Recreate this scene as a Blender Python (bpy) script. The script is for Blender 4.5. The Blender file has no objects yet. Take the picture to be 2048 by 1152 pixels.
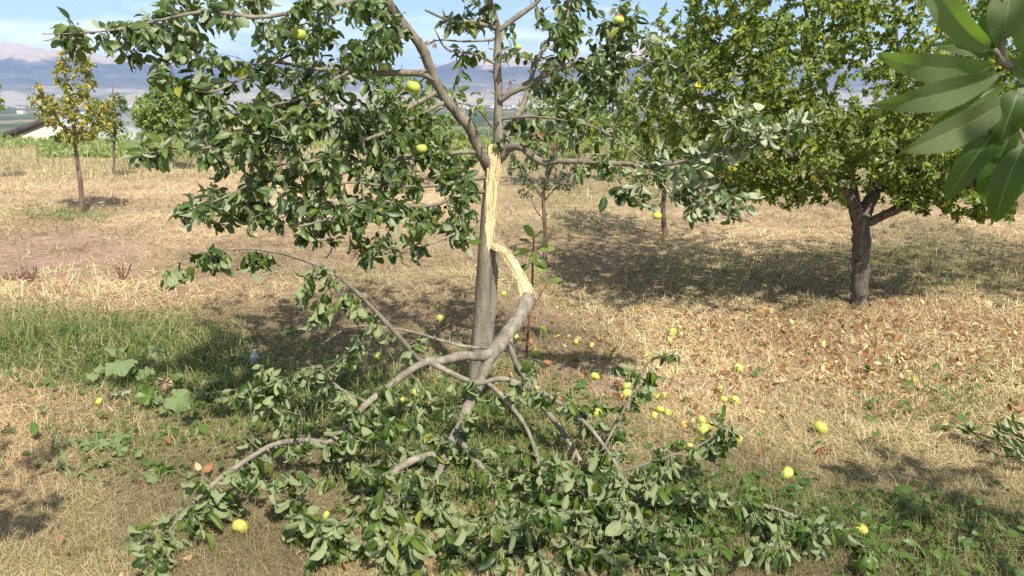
import bpy, math, random
import numpy as np
from mathutils import Vector
PI = math.pi
RAD = math.radians
rng = np.random.default_rng(7)
random.seed(7)
scene = bpy.context.scene
COL = scene.collection

# ------------------------------------------------------------------ camera
F = 1479.0                      # focal length in pixels of the 2048 px wide photograph
CAMH = 1.6
PITCH = RAD(14.44)
cam = bpy.data.cameras.new('camera')
cam.sensor_width = 36.0
cam.lens = F / 2048 * 36.0
cam.clip_start = 0.05
cam.clip_end = 80000
cam.dof.use_dof = True
cam.dof.focus_distance = 4.2
cam.dof.aperture_fstop = 20.0
camo = bpy.data.objects.new('camera', cam)
COL.objects.link(camo)
camo.location = (0, 0, CAMH)
camo.rotation_euler = (PI / 2 - PITCH, 0, 0)
scene.camera = camo

# ------------------------------------------------------------------ light
SUN_EL, SUN_AZ = RAD(50), RAD(25)          # behind the viewer, to the right
SDIR = Vector((math.sin(SUN_AZ) * math.cos(SUN_EL), -math.cos(SUN_AZ) * math.cos(SUN_EL), math.sin(SUN_EL)))
sun = bpy.data.lights.new('sun', 'SUN')
sun.energy = 4.6
sun.angle = RAD(0.53)
sun.color = (1.0, 0.955, 0.87)
suno = bpy.data.objects.new('sun', sun)
COL.objects.link(suno)
suno.rotation_euler = SDIR.to_track_quat('Z', 'Y').to_euler()
suno.location = (10, -20, 30)

world = bpy.data.worlds.new('World')
scene.world = world
world.use_nodes = True
wt = world.node_tree
wt.nodes.clear()
wout = wt.nodes.new('ShaderNodeOutputWorld')
wbg = wt.nodes.new('ShaderNodeBackground')
sky = wt.nodes.new('ShaderNodeTexSky')
sky.sky_type = 'NISHITA'
sky.sun_disc = False
sky.sun_elevation = SUN_EL
sky.sun_rotation = PI - SUN_AZ
sky.air_density = 1.0
sky.dust_density = 0.15
sky.ozone_density = 3.0
tc = wt.nodes.new('ShaderNodeTexCoord')
mp = wt.nodes.new('ShaderNodeMapping')
mp.inputs['Scale'].default_value = (2.2, 2.2, 13.0)
mp.inputs['Location'].default_value = (0.35, 0.2, 0.55)
wn = wt.nodes.new('ShaderNodeTexNoise')
wn.inputs['Scale'].default_value = 1.6
wn.inputs['Detail'].default_value = 7
wn.inputs['Roughness'].default_value = 0.55
wr = wt.nodes.new('ShaderNodeValToRGB')
wr.color_ramp.elements[0].position = 0.45
wr.color_ramp.elements[0].color = (0, 0, 0, 1)
wr.color_ramp.elements[1].position = 0.66
wr.color_ramp.elements[1].color = (0.8, 0.8, 0.8, 1)
wm = wt.nodes.new('ShaderNodeMixRGB')
wm.inputs[2].default_value = (13.0, 13.2, 13.6, 1)
wt.links.new(tc.outputs['Generated'], mp.inputs['Vector'])
wt.links.new(mp.outputs[0], wn.inputs['Vector'])
wt.links.new(wn.outputs['Fac'], wr.inputs[0])
wt.links.new(wr.outputs[0], wm.inputs[0])
wt.links.new(sky.outputs[0], wm.inputs[1])
wt.links.new(wm.outputs[0], wbg.inputs[0])
wbg.inputs[1].default_value = 0.085
wt.links.new(wbg.outputs[0], wout.inputs[0])

scene.view_settings.view_transform = 'Standard'
scene.view_settings.look = 'None'
scene.view_settings.gamma = 1
scene.view_settings.exposure = 0.74
scene.render.engine = 'CYCLES'
cy = scene.cycles
cy.max_bounces = 6
cy.diffuse_bounces = 3
cy.glossy_bounces = 2
cy.transmission_bounces = 4
cy.transparent_max_bounces = 6
cy.volume_bounces = 1
cy.use_denoising = False
cy.sample_clamp_indirect = 6

# ------------------------------------------------------------------ authoring helpers
cth, sth = math.cos(PITCH), math.sin(PITCH)


def ray(px, py):
    x = (np.asarray(px, float) - 1024) / F
    y = (576 - np.asarray(py, float)) / F
    return np.stack([x, cth + y * sth, -sth + y * cth], -1)


def PD(px, py, Y):
    d = ray(px, py)
    t = np.asarray(Y) / d[..., 1]
    return d * t[..., None] + np.array([0, 0, CAMH])


def PZ(px, py, z):
    d = ray(px, py)
    t = (np.asarray(z) - CAMH) / d[..., 2]
    return d * np.asarray(t)[..., None] + np.array([0, 0, CAMH])


def PX(px, py, v):
    """a point by depth (v >= 1.5) or by height above ground (v < 1.5)"""
    return PD(px, py, v) if v >= 1.5 else PZ(px, py, v)


def to_px(p):
    q = np.asarray(p, float) - np.array([0, 0, CAMH])
    zf = q[..., 1] * cth - q[..., 2] * sth
    yu = q[..., 1] * sth + q[..., 2] * cth
    zf = np.maximum(zf, 1e-3)
    return 1024 + F * q[..., 0] / zf, 576 - F * yu / zf


def norm(v):
    v = np.asarray(v, float)
    return v / np.maximum(np.linalg.norm(v, axis=-1, keepdims=True), 1e-9)


_perm = np.random.default_rng(3).random((256, 256))


def vnoise(x, y):
    xi = np.floor(x).astype(int); yi = np.floor(y).astype(int)
    fx = x - xi; fy = y - yi
    fx = fx * fx * (3 - 2 * fx); fy = fy * fy * (3 - 2 * fy)
    a = _perm[xi & 255, yi & 255]; b = _perm[(xi + 1) & 255, yi & 255]
    c = _perm[xi & 255, (yi + 1) & 255]; d = _perm[(xi + 1) & 255, (yi + 1) & 255]
    return (a * (1 - fx) + b * fx) * (1 - fy) + (c * (1 - fx) + d * fx) * fy


def fbm(x, y, o=4, s=1.0):
    v = 0; a = 0.5; t = 0
    for i in range(o):
        v = v + a * vnoise(x * s + 17.3 * i, y * s + 9.1 * i)
        t += a; a *= 0.5; s *= 2.03
    return v / t


def sstep(a, b, x):
    t = np.clip((x - a) / (b - a), 0, 1)
    return t * t * (3 - 2 * t)


def hgt(x, y):
    x = np.asarray(x, float); y = np.asarray(y, float)
    z = 0.05 * (fbm(x, y, 3, 0.55) - 0.5) * sstep(1.0, 3.0, y + 4) + 0.018 * (vnoise(x * 4.1, y * 4.1) - 0.5) * (1 - sstep(4.0, 7.0, y))
    z = z * (1 - sstep(300, 900, y))
    d = np.maximum(y - 25, 0)
    z = z - np.where(d < 1000, 0.1 * d * sstep(0, 12, d), 100.0)
    return z


def mesh_from(name, V, Fc, attrs=None, smooth=True, fmat=None):
    V = np.ascontiguousarray(V, dtype=np.float32)
    Fc = np.ascontiguousarray(Fc, dtype=np.int32)
    me = bpy.data.meshes.new(name)
    k = Fc.shape[1]
    me.vertices.add(len(V)); me.vertices.foreach_set('co', V.ravel())
    me.loops.add(Fc.size); me.loops.foreach_set('vertex_index', Fc.ravel())
    me.polygons.add(len(Fc))
    me.polygons.foreach_set('loop_start', np.arange(0, Fc.size, k, dtype=np.int32))
    me.polygons.foreach_set('loop_total', np.full(len(Fc), k, dtype=np.int32))
    me.polygons.foreach_set('use_smooth', np.full(len(Fc), smooth, dtype=bool))
    if fmat is not None:
        me.polygons.foreach_set('material_index', np.asarray(fmat, dtype=np.int32))
    for an, (typ, data) in (attrs or {}).items():
        at = me.attributes.new(an, typ, 'POINT')
        key = {'FLOAT': 'value', 'FLOAT_VECTOR': 'vector', 'FLOAT_COLOR': 'color'}[typ]
        at.data.foreach_set(key, np.ascontiguousarray(data, dtype=np.float32).ravel())
    me.update(calc_edges=True)
    me.validate()
    return me


def link(name, me, mats, parent=None, loc=None):
    o = bpy.data.objects.new(name, me)
    COL.objects.link(o)
    for m in (mats if isinstance(mats, (list, tuple)) else [mats]):
        if m is not None:
            me.materials.append(m)
    if parent is not None:
        o.parent = parent
        # geometry is in world space: take the parent's place off it
        if loc is None:
            o.location = -parent.location
    if loc is not None:
        o.location = loc
    return o


def tag(o, label=None, cat=None, group=None, kind=None):
    if label: o['label'] = label
    if cat: o['category'] = cat
    if group: o['group'] = group
    if kind: o['kind'] = kind
    return o


def empty(name, loc, label, cat, group=None):
    o = bpy.data.objects.new(name, None)
    COL.objects.link(o)
    o.location = loc
    o.empty_display_size = 0.1
    return tag(o, label, cat, group)


class MB:
    """collects quads for one mesh object"""
    def __init__(self):
        self.V = []; self.Fc = []; self.A = []; self.n = 0

    def add(self, V, Fc, A=None):
        V = np.asarray(V, float)
        self.V.append(V); self.Fc.append(np.asarray(Fc, int) + self.n); self.n += len(V)
        self.A.append(np.zeros((len(V), 3)) if A is None else A)

    def tube(self, P, R, k=8, bump=0.0, cap=True):
        P = np.asarray(P, float); R = np.asarray(R, float)
        m = len(P)
        T = norm(np.gradient(P, axis=0))
        n0 = np.cross(T[0], [0.31, 0.17, 0.93])
        if np.linalg.norm(n0) < 1e-3: n0 = np.cross(T[0], [1, 0, 0])
        n0 = norm(n0)
        Ns = [n0]
        for i in range(1, m):
            v = Ns[-1] - T[i] * np.dot(Ns[-1], T[i]); Ns.append(norm(v))
        Ns = np.array(Ns); Bs = np.cross(T, Ns)
        a = np.arange(k) / k * 2 * PI
        rr = R[:, None] * np.ones((m, k))
        if bump:
            rr = rr * (1 + bump * (rng.random((m, k)) - 0.5) + 0.6 * bump * (rng.random((m, 1)) - 0.5))
        V = P[:, None] + rr[..., None] * (np.cos(a)[None, :, None] * Ns[:, None] + np.sin(a)[None, :, None] * Bs[:, None])
        V = V.reshape(-1, 3)
        i = np.arange(m - 1)[:, None] * k; j = np.arange(k)[None, :]; j2 = (j + 1) % k
        Fc = np.stack([i + j, i + j2, i + k + j2, i + k + j], -1).reshape(-1, 4)
        if cap and k % 2 == 0:
            b = (m - 1) * k
            cf = [[b + q, b + q + 1, b + k - 2 - q, b + k - 1 - q] for q in range(k // 2 - 1)]
            Fc = np.concatenate([Fc, np.array(cf)])
        self.add(V, Fc)

    def obj(self, name, mats, parent=None, loc=None, attr=None):
        V = np.concatenate(self.V); Fc = np.concatenate(self.Fc)
        at = {attr: ('FLOAT_VECTOR', np.concatenate(self.A))} if attr else None
        return link(name, mesh_from(name, V, Fc, at), mats, parent, loc)


def spline(P, n=6):
    """Catmull-Rom through the rows of P (any number of columns)"""
    P = np.asarray(P, float)
    if len(P) < 3: return np.array([P[0] * (1 - t) + P[-1] * t for t in np.linspace(0, 1, n + 1)])
    Q = np.vstack([2 * P[0] - P[1], P, 2 * P[-1] - P[-2]])
    out = []
    for i in range(1, len(Q) - 2):
        p0, p1, p2, p3 = Q[i - 1], Q[i], Q[i + 1], Q[i + 2]
        for t in np.linspace(0, 1, n, endpoint=False):
            out.append(0.5 * ((2 * p1) + (-p0 + p2) * t + (2 * p0 - 5 * p1 + 4 * p2 - p3) * t * t + (-p0 + 3 * p1 - 3 * p2 + p3) * t ** 3))
    out.append(P[-1])
    return np.array(out)


# ------------------------------------------------------------------ leaves
def leaf_geo(B, D, N, L, W, curl, fold, rnd, nu=5, nv=3, pet=0.25, wavy=0.1, point=0.8, serr=0.0):
    """many leaves at once: quads plus an attribute (u along, v across, random)"""
    n = len(B)
    D = norm(D); S = norm(np.cross(D, N)); N = np.cross(S, D)
    u = np.linspace(0, 1, nu); v = np.linspace(-1, 1, nv)
    shape = u ** (0.70 * point) * (1 - u) ** 0.80
    shape = shape / shape.max() if nu > 4 else np.interp(u, [0, .33, .67, 1], [.1, 1, .8, .03])
    shape[0] = 0.10; shape[-1] = 0.03
    c = np.where(np.abs(curl) < 1e-3, 1e-3, curl)[:, None]
    ax = L[:, None] * np.sin(c * u) / c
    az = -L[:, None] * (1 - np.cos(c * u)) / c
    B2 = B + D * (pet * L)[:, None]
    ctr = B2[:, None] + D[:, None] * ax[..., None] + N[:, None] * az[..., None]
    nl = N[:, None] * np.cos(c * u)[..., None] + D[:, None] * np.sin(c * u)[..., None]
    hw = 0.5 * W[:, None] * shape[None]
    if serr:
        hw = hw * (1 + serr * ((np.arange(nu) % 2) - 0.5))[None]
    ph = rnd[:, None] * 40
    cf = np.cos(fold)[:, None, None]; sf = np.sin(fold)[:, None, None]
    av = np.abs(v)[None, None]
    wob = wavy * np.sin(2 * PI * 1.6 * u[None] + ph)[..., None] * av * W[:, None, None] * np.sign(v + 0.01)[None, None] * (0.6 + 0.4 * np.sin(ph * 1.7)[..., None])
    V = ctr[:, :, None] + S[:, None, None] * (v[None, None] * hw[..., None] * cf)[..., None] \
        + nl[:, :, None] * (av * hw[..., None] * sf + wob)[..., None]
    A = np.empty((n, nu, nv, 3))
    A[..., 0] = u[None, :, None]; A[..., 1] = v[None, None]; A[..., 2] = rnd[:, None, None]
    V = V.reshape(n, -1, 3); A = A.reshape(n, -1, 3)
    i = np.arange(nu - 1)[:, None] * nv; j = np.arange(nv - 1)[None]
    q = np.stack([i + j, i + j + 1, i + nv + j + 1, i + nv + j], -1).reshape(-1, 4)
    m = nu * nv
    if pet > 0:
        pw = np.maximum(0.0011, 0.013 * L)[:, None]
        Pq = np.stack([B - S * pw, B + S * pw, B2 + S * pw, B2 - S * pw], 1) - N[:, None] * 0.0006
        V = np.concatenate([V, Pq], 1)
        pa = np.zeros((n, 4, 3)); pa[..., 0] = 0.02; pa[..., 2] = rnd[:, None]
        A = np.concatenate([A, pa], 1)
        q = np.vstack([q, [[m, m + 1, m + 2, m + 3]]])
        m += 4
    Fc = (q[None] + (np.arange(n) * m)[:, None, None]).reshape(-1, 4)
    return V.reshape(-1, 3), Fc, A.reshape(-1, 3)


# ------------------------------------------------------------------ materials
def new_mat(name):
    m = bpy.data.materials.new(name)
    m.use_nodes = True
    nt = m.node_tree
    nt.nodes.clear()
    o = nt.nodes.new('ShaderNodeOutputMaterial')
    return m, nt, o


def N_(nt, t, **kw):
    n = nt.nodes.new(t)
    for k, v in kw.items():
        if k in n.inputs.keys(): n.inputs[k].default_value = v
        else: setattr(n, k, v)
    return n


def ramp(nt, fac, stops, interp='LINEAR'):
    r = nt.nodes.new('ShaderNodeValToRGB')
    cr = r.color_ramp; cr.interpolation = interp
    while len(cr.elements) < len(stops): cr.elements.new(0.5)
    for e, (p, c) in zip(cr.elements, stops):
        e.position = p; e.color = (*c, 1)
    nt.links.new(fac, r.inputs[0])
    return r.outputs[0]


def mix(nt, fac, a, b, mode='MIX'):
    m = nt.nodes.new('ShaderNodeMixRGB'); m.blend_type = mode
    for s, v in ((0, fac), (1, a), (2, b)):
        if hasattr(v, 'is_linked'): nt.links.new(v, m.inputs[s])
        elif isinstance(v, (int, float)): m.inputs[s].default_value = v
        else: m.inputs[s].default_value = (*v, 1)
    return m.outputs[0]


def math_(nt, op, a, b=None):
    m = nt.nodes.new('ShaderNodeMath'); m.operation = op
    for s, v in ((0, a), (1, b)):
        if v is None: continue
        if hasattr(v, 'is_linked'): nt.links.new(v, m.inputs[s])
        else: m.inputs[s].default_value = v
    return m.outputs[0]


def leaf_mat(name, top, under, trans=0.28, rough=0.42, veins=0.35, spots=False):
    """top: ramp stops over the leaf's random number; a real leaf is paler below"""
    m, nt, o = new_mat(name)
    at = N_(nt, 'ShaderNodeAttribute', attribute_name='luv')
    sp = nt.nodes.new('ShaderNodeSeparateXYZ'); nt.links.new(at.outputs['Vector'], sp.inputs[0])
    base = ramp(nt, sp.outputs[2], top)
    g = nt.nodes.new('ShaderNodeNewGeometry')
    nz = N_(nt, 'ShaderNodeTexNoise', Scale=60.0, Detail=3.0); nt.links.new(g.outputs['Position'], nz.inputs['Vector'])
    base = mix(nt, 0.35, base, mix(nt, nz.outputs['Fac'], (0.55, 0.55, 0.55), (1.4, 1.4, 1.2)), 'MULTIPLY')
    av = math_(nt, 'ABSOLUTE', sp.outputs[1])
    rib = math_(nt, 'LESS_THAN', av, 0.055)
    # side veins run forward from the midrib
    ph = math_(nt, 'SUBTRACT', math_(nt, 'MULTIPLY', sp.outputs[0], 8.0), math_(nt, 'MULTIPLY', av, 1.9))
    vein = math_(nt, 'LESS_THAN', math_(nt, 'FRACT', ph), 0.10)
    vv = math_(nt, 'MAXIMUM', math_(nt, 'MULTIPLY', rib, veins * 1.3), math_(nt, 'MULTIPLY', vein, veins * 0.5))
    topc = mix(nt, vv, base, (0.26, 0.32, 0.12))
    undc = mix(nt, math_(nt, 'MULTIPLY', sp.outputs[2], 0.5), under, tuple(min(1, c * 1.25) for c in under))
    undc = mix(nt, vv, undc, tuple(min(1, c * 1.9) for c in under))
    c = mix(nt, g.outputs['Backfacing'], topc, undc)
    if spots:                       # rusty scab marks and dull patches
        ns = N_(nt, 'ShaderNodeTexNoise', Scale=140.0, Detail=2.0); nt.links.new(g.outputs['Position'], ns.inputs['Vector'])
        nl = N_(nt, 'ShaderNodeTexNoise', Scale=26.0, Detail=4.0); nt.links.new(g.outputs['Position'], nl.inputs['Vector'])
        c = mix(nt, 0.8, c, mix(nt, nl.outputs['Fac'], (0.4, 0.42, 0.4), (1.6, 1.55, 1.4)), 'MULTIPLY')
        c = mix(nt, ramp(nt, ns.outputs['Fac'], [(0.68, (0, 0, 0)), (0.73, (0.8, 0.8, 0.8))]), c, (0.10, 0.055, 0.02))
    rg = mix(nt, g.outputs['Backfacing'], (rough,) * 3, (0.8,) * 3)
    b = N_(nt, 'ShaderNodeBsdfPrincipled')
    nt.links.new(c, b.inputs['Base Color']); nt.links.new(rg, b.inputs['Roughness'])
    b.inputs['Specular IOR Level'].default_value = 0.45
    t = nt.nodes.new('ShaderNodeBsdfTranslucent')
    tcx = mix(nt, 1.0, base, (2.1, 2.3, 0.75), 'MULTIPLY')
    nt.links.new(tcx, t.inputs['Color'])
    bp = N_(nt, 'ShaderNodeBump', Strength=0.35, Distance=0.002)
    nt.links.new(vv, bp.inputs['Height']); nt.links.new(bp.outputs[0], b.inputs['Normal'])
    ms = nt.nodes.new('ShaderNodeMixShader'); ms.inputs[0].default_value = trans
    nt.links.new(b.outputs[0], ms.inputs[1]); nt.links.new(t.outputs[0], ms.inputs[2])
    nt.links.new(ms.outputs[0], o.inputs[0])
    return m


def bark_mat(name, a, b_, c_, scale=22.0, bump=0.6, rough=0.85, stretch=5.0, streak=None):
    m, nt, o = new_mat(name)
    tcn = nt.nodes.new('ShaderNodeTexCoord')
    mpn = nt.nodes.new('ShaderNodeMapping'); mpn.inputs['Scale'].default_value = (1, 1, 1 / stretch)
    nt.links.new(tcn.outputs['Object'], mpn.inputs['Vector'])
    n1 = N_(nt, 'ShaderNodeTexNoise', Scale=scale, Detail=8.0, Roughness=0.65); nt.links.new(mpn.outputs[0], n1.inputs['Vector'])
    n2 = N_(nt, 'ShaderNodeTexNoise', Scale=scale * 5, Detail=4.0); nt.links.new(tcn.outputs['Object'], n2.inputs['Vector'])
    n3 = N_(nt, 'ShaderNodeTexNoise', Scale=scale * 0.35, Detail=3.0); nt.links.new(tcn.outputs['Object'], n3.inputs['Vector'])
    c = ramp(nt, n1.outputs['Fac'], [(0.30, a), (0.52, b_), (0.70, c_)])
    c = mix(nt, 0.55, c, mix(nt, n2.outputs['Fac'], (0.45, 0.45, 0.45), (1.5, 1.5, 1.45)), 'MULTIPLY')
    c = mix(nt, 0.6, c, mix(nt, n3.outputs['Fac'], (0.55, 0.56, 0.58), (1.42, 1.36, 1.25)), 'MULTIPLY')
    if not streak:
        mp6 = nt.nodes.new('ShaderNodeMapping'); mp6.inputs['Scale'].default_value = (1, 1, 3.2)
        nt.links.new(tcn.outputs['Object'], mp6.inputs['Vector'])
        n6 = N_(nt, 'ShaderNodeTexNoise', Scale=scale * 3.4, Detail=3.0, Roughness=0.6); nt.links.new(mp6.outputs[0], n6.inputs['Vector'])
        c = mix(nt, ramp(nt, n6.outputs['Fac'], [(0.60, (0, 0, 0)), (0.68, (0.75, 0.75, 0.75))]), c, tuple(q * 0.35 for q in a))
        n7 = N_(nt, 'ShaderNodeTexNoise', Scale=scale * 0.8, Detail=7.0, Roughness=0.7); nt.links.new(tcn.outputs['Object'], n7.inputs['Vector'])
        c = mix(nt, ramp(nt, n7.outputs['Fac'], [(0.58, (0, 0, 0)), (0.66, (0.45, 0.45, 0.45))]), c, (0.30, 0.29, 0.22))
        c = mix(nt, ramp(nt, n7.outputs['Fac'], [(0.34, (0.6, 0.6, 0.6)), (0.42, (0, 0, 0))]), c, (0.085, 0.06, 0.04))
    if streak:
        n5 = N_(nt, 'ShaderNodeTexNoise', Scale=scale * 1.6, Detail=5.0, Roughness=0.7)
        mp5 = nt.nodes.new('ShaderNodeMapping'); mp5.inputs['Scale'].default_value = (1, 1, 1 / (stretch * 3))
        nt.links.new(tcn.outputs['Object'], mp5.inputs['Vector']); nt.links.new(mp5.outputs[0], n5.inputs['Vector'])
        c = mix(nt, ramp(nt, n5.outputs['Fac'], [(0.52, (0, 0, 0)), (0.66, (0.85, 0.85, 0.85))]), c, streak)
    b = N_(nt, 'ShaderNodeBsdfPrincipled', Roughness=rough)
    b.inputs['Specular IOR Level'].default_value = 0.25
    nt.links.new(c, b.inputs['Base Color'])
    hsum = math_(nt, 'ADD', n1.outputs['Fac'], math_(nt, 'MULTIPLY', n2.outputs['Fac'], 0.4))
    bp = N_(nt, 'ShaderNodeBump', Strength=bump, Distance=0.006)
    nt.links.new(hsum, bp.inputs['Height']); nt.links.new(bp.outputs[0], b.inputs['Normal'])
    nt.links.new(b.outputs[0], o.inputs[0])
    return m


def plain_mat(name, a, b_, scale=30.0, rough=0.7, spec=0.3, bump=0.0, trans=0.0, coords='Object'):
    m, nt, o = new_mat(name)
    tcn = nt.nodes.new('ShaderNodeTexCoord')
    n1 = N_(nt, 'ShaderNodeTexNoise', Scale=scale, Detail=5.0); nt.links.new(tcn.outputs[coords], n1.inputs['Vector'])
    c = ramp(nt, n1.outputs['Fac'], [(0.3, a), (0.7, b_)])
    b = N_(nt, 'ShaderNodeBsdfPrincipled', Roughness=rough)
    b.inputs['Specular IOR Level'].default_value = spec
    b.inputs['Transmission Weight'].default_value = trans
    nt.links.new(c, b.inputs['Base Color'])
    if bump:
        bp = N_(nt, 'ShaderNodeBump', Strength=bump, Distance=0.01)
        nt.links.new(n1.outputs['Fac'], bp.inputs['Height']); nt.links.new(bp.outputs[0], b.inputs['Normal'])
    nt.links.new(b.outputs[0], o.inputs[0])
    return m


def attr_mat(name, trans=0.2, rough=0.75, noise=0.0):
    m, nt, o = new_mat(name)
    at = N_(nt, 'ShaderNodeAttribute', attribute_name='col')
    c = at.outputs['Color']
    b = N_(nt, 'ShaderNodeBsdfPrincipled', Roughness=rough)
    b.inputs['Specular IOR Level'].default_value = 0.25
    if noise:
        g = nt.nodes.new('ShaderNodeNewGeometry')
        nz = N_(nt, 'ShaderNodeTexNoise', Scale=noise, Detail=3.0); nt.links.new(g.outputs['Position'], nz.inputs['Vector'])
        c = mix(nt, 0.6, c, mix(nt, nz.outputs['Fac'], (0.4, 0.4, 0.4), (1.6, 1.6, 1.6)), 'MULTIPLY')
    nt.links.new(c, b.inputs['Base Color'])
    if trans:
        t = nt.nodes.new('ShaderNodeBsdfTranslucent'); nt.links.new(c, t.inputs['Color'])
        ms = nt.nodes.new('ShaderNodeMixShader'); ms.inputs[0].default_value = trans
        nt.links.new(b.outputs[0], ms.inputs[1]); nt.links.new(t.outputs[0], ms.inputs[2])
        nt.links.new(ms.outputs[0], o.inputs[0])
    else:
        nt.links.new(b.outputs[0], o.inputs[0])
    return m


M_leaf_main = leaf_mat('apple_leaf_green', [(0.0, (0.021, 0.044, 0.012)), (0.45, (0.056, 0.095, 0.019)), (0.88, (0.115, 0.162, 0.032)), (0.985, (0.11, 0.15, 0.025)), (1.0, (0.33, 0.30, 0.04))], (0.25, 0.285, 0.16), 0.25)
M_leaf_fall = leaf_mat('fallen_leaf_green', [(0.0, (0.020, 0.046, 0.009)), (0.5, (0.046, 0.090, 0.013)), (0.88, (0.105, 0.155, 0.020)), (0.98, (0.13, 0.17, 0.02)), (1.0, (0.30, 0.28, 0.04))], (0.235, 0.27, 0.125), 0.32)
M_leaf_pale = leaf_mat('silvery_leaf', [(0.0, (0.05, 0.09, 0.03)), (1.0, (0.10, 0.15, 0.05))], (0.34, 0.365, 0.225), 0.25)
M_leaf_big = leaf_mat('orchard_leaf_green', [(0.0, (0.048, 0.080, 0.012)), (0.45, (0.132, 0.172, 0.024)), (0.85, (0.20, 0.245, 0.034)), (0.968, (0.22, 0.25, 0.035)), (0.985, (0.52, 0.42, 0.03)), (1.0, (0.62, 0.46, 0.04))], (0.20, 0.25, 0.10), 0.32, veins=0.15)
M_leaf_light = leaf_mat('light_leaf_green', [(0.0, (0.085, 0.135, 0.03)), (0.6, (0.16, 0.22, 0.05)), (1.0, (0.27, 0.31, 0.085))], (0.2, 0.27, 0.12), 0.32, veins=0.1)
M_leaf_yellow = leaf_mat('autumn_leaf', [(0.0, (0.06, 0.10, 0.02)), (0.55, (0.15, 0.19, 0.035)), (0.72, (0.32, 0.28, 0.05)), (0.9, (0.46, 0.34, 0.05)), (1.0, (0.50, 0.26, 0.06))], (0.33, 0.30, 0.14), 0.32, veins=0.1)
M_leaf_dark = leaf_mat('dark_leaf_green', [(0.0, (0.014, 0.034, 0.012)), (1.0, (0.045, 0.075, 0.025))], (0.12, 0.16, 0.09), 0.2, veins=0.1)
M_leaf_weed = leaf_mat('weed_leaf_green', [(0.0, (0.050, 0.105, 0.016)), (1.0, (0.10, 0.165, 0.028))], (0.17, 0.22, 0.09), 0.3, veins=0.28)
M_leaf_front = leaf_mat('front_leaf_green', [(0.0, (0.042, 0.082, 0.016)), (1.0, (0.090, 0.140, 0.028))], (0.13, 0.165, 0.075), 0.46, veins=0.5, rough=0.5, spots=True)
M_wither = leaf_mat('withered_leaf', [(0.0, (0.20, 0.07, 0.03)), (1.0, (0.38, 0.16, 0.07))], (0.28, 0.13, 0.07), 0.15, veins=0.1)
M_bark = bark_mat('apple_bark', (0.112, 0.094, 0.07), (0.215, 0.186, 0.143), (0.32, 0.285, 0.225))
M_bark_old = bark_mat('old_bark', (0.05, 0.04, 0.034), (0.12, 0.10, 0.085), (0.24, 0.21, 0.18), 34, 1.0, 0.9, 7.0)
M_bark_thin = bark_mat('sapling_bark', (0.09, 0.06, 0.045), (0.17, 0.12, 0.09), (0.25, 0.19, 0.15))
M_wood = bark_mat('fresh_split_wood', (0.50, 0.38, 0.20), (0.68, 0.56, 0.33), (0.78, 0.67, 0.44), 60, 0.8, 0.7, 14.0, (0.40, 0.24, 0.10))
M_stem_red = plain_mat('reddish_stem', (0.16, 0.06, 0.04), (0.28, 0.13, 0.08))
M_stem_dock = plain_mat('dock_stem', (0.09, 0.045, 0.035), (0.20, 0.10, 0.075))
M_stem_green = plain_mat('green_stem', (0.12, 0.18, 0.06), (0.22, 0.26, 0.10))
M_stem_dry = plain_mat('dry_stem', (0.22, 0.15, 0.09), (0.40, 0.30, 0.18))

# ------------------------------------------------------------------ ground colour fields (bare soil, green and straw patches lie where they lie on the land)
def ell(px, py, cx, cy, rx, ry):
    return np.exp(-(((px - cx) / rx) ** 2 + ((py - cy) / ry) ** 2))


def fields(x, y):
    """green, soil, litter amounts at a ground point"""
    p = np.stack([x, y, np.zeros_like(x)], -1)
    px, py = to_px(p)
    front = (y > 1.2)
    px = np.where(front, px, 1024); py = np.where(front, py, 1300)
    nz = fbm(x, y, 4, 1.3)
    g = 1.25 * ell(px, py, 110, 690, 260, 58) + 1.1 * ell(px, py, 370, 725, 190, 62) + 1.1 * ell(px, py, 700, 800, 300, 85) + 1.0 * ell(px, py, 920, 900, 250, 100) + 0.6 * ell(px, py, 1230, 1040, 300, 70)
    g = g + 0.55 * ell(px, py, 1960, 1110, 230, 80) + 0.38 * ell(px, py, 1700, 1030, 240, 50) + 0.30 * ell(px, py, 1450, 1010, 160, 80)
    g = g + 0.5 * ell(px, py, 1500, 545, 420, 50) + 0.45 * ell(px, py, 1900, 520, 300, 60) + 0.5 * ell(px, py, 1150, 450, 170, 30) + 0.55 * sstep(430, 390, py) * sstep(900, 1100, px)
    g = g + 0.7 * ell(px, py, 130, 425, 120, 14) + 0.35 * ell(px, py, 300, 880, 220, 60) + 0.3 * sstep(345, 325, py) + 0.28 * ell(px, py, 1880, 800, 200, 80)
    g = g * (0.45 + 1.1 * nz)
    s = 0.9 * ell(px, py, 60, 520, 210, 32) + 0.5 * ell(px, py, 130, 480, 200, 22) + 0.7 * ell(px, py, 1180, 735, 60, 16) + 0.4 * ell(px, py, 1120, 790, 160, 50) + 0.35 * ell(px, py, 720, 660, 260, 26)
    s = s + 0.35 * ell(px, py, 80, 930, 200, 70) + 0.3 * ell(px, py, 1350, 720, 300, 60) + 0.3 * ell(px, py, 1800, 930, 200, 30)
    s = s * (0.3 + 1.4 * fbm(x + 31, y, 4, 2.1))
    l = 1.0 * ell(px, py, 1600, 660, 380, 40) + 0.8 * ell(px, py, 1850, 720, 330, 60) + 0.30 * ell(px, py, 1500, 740, 500, 100) + 0.006
    return np.clip(g, 0, 1), np.clip(s, 0, 1), np.clip(l, 0, 1), px, py


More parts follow.
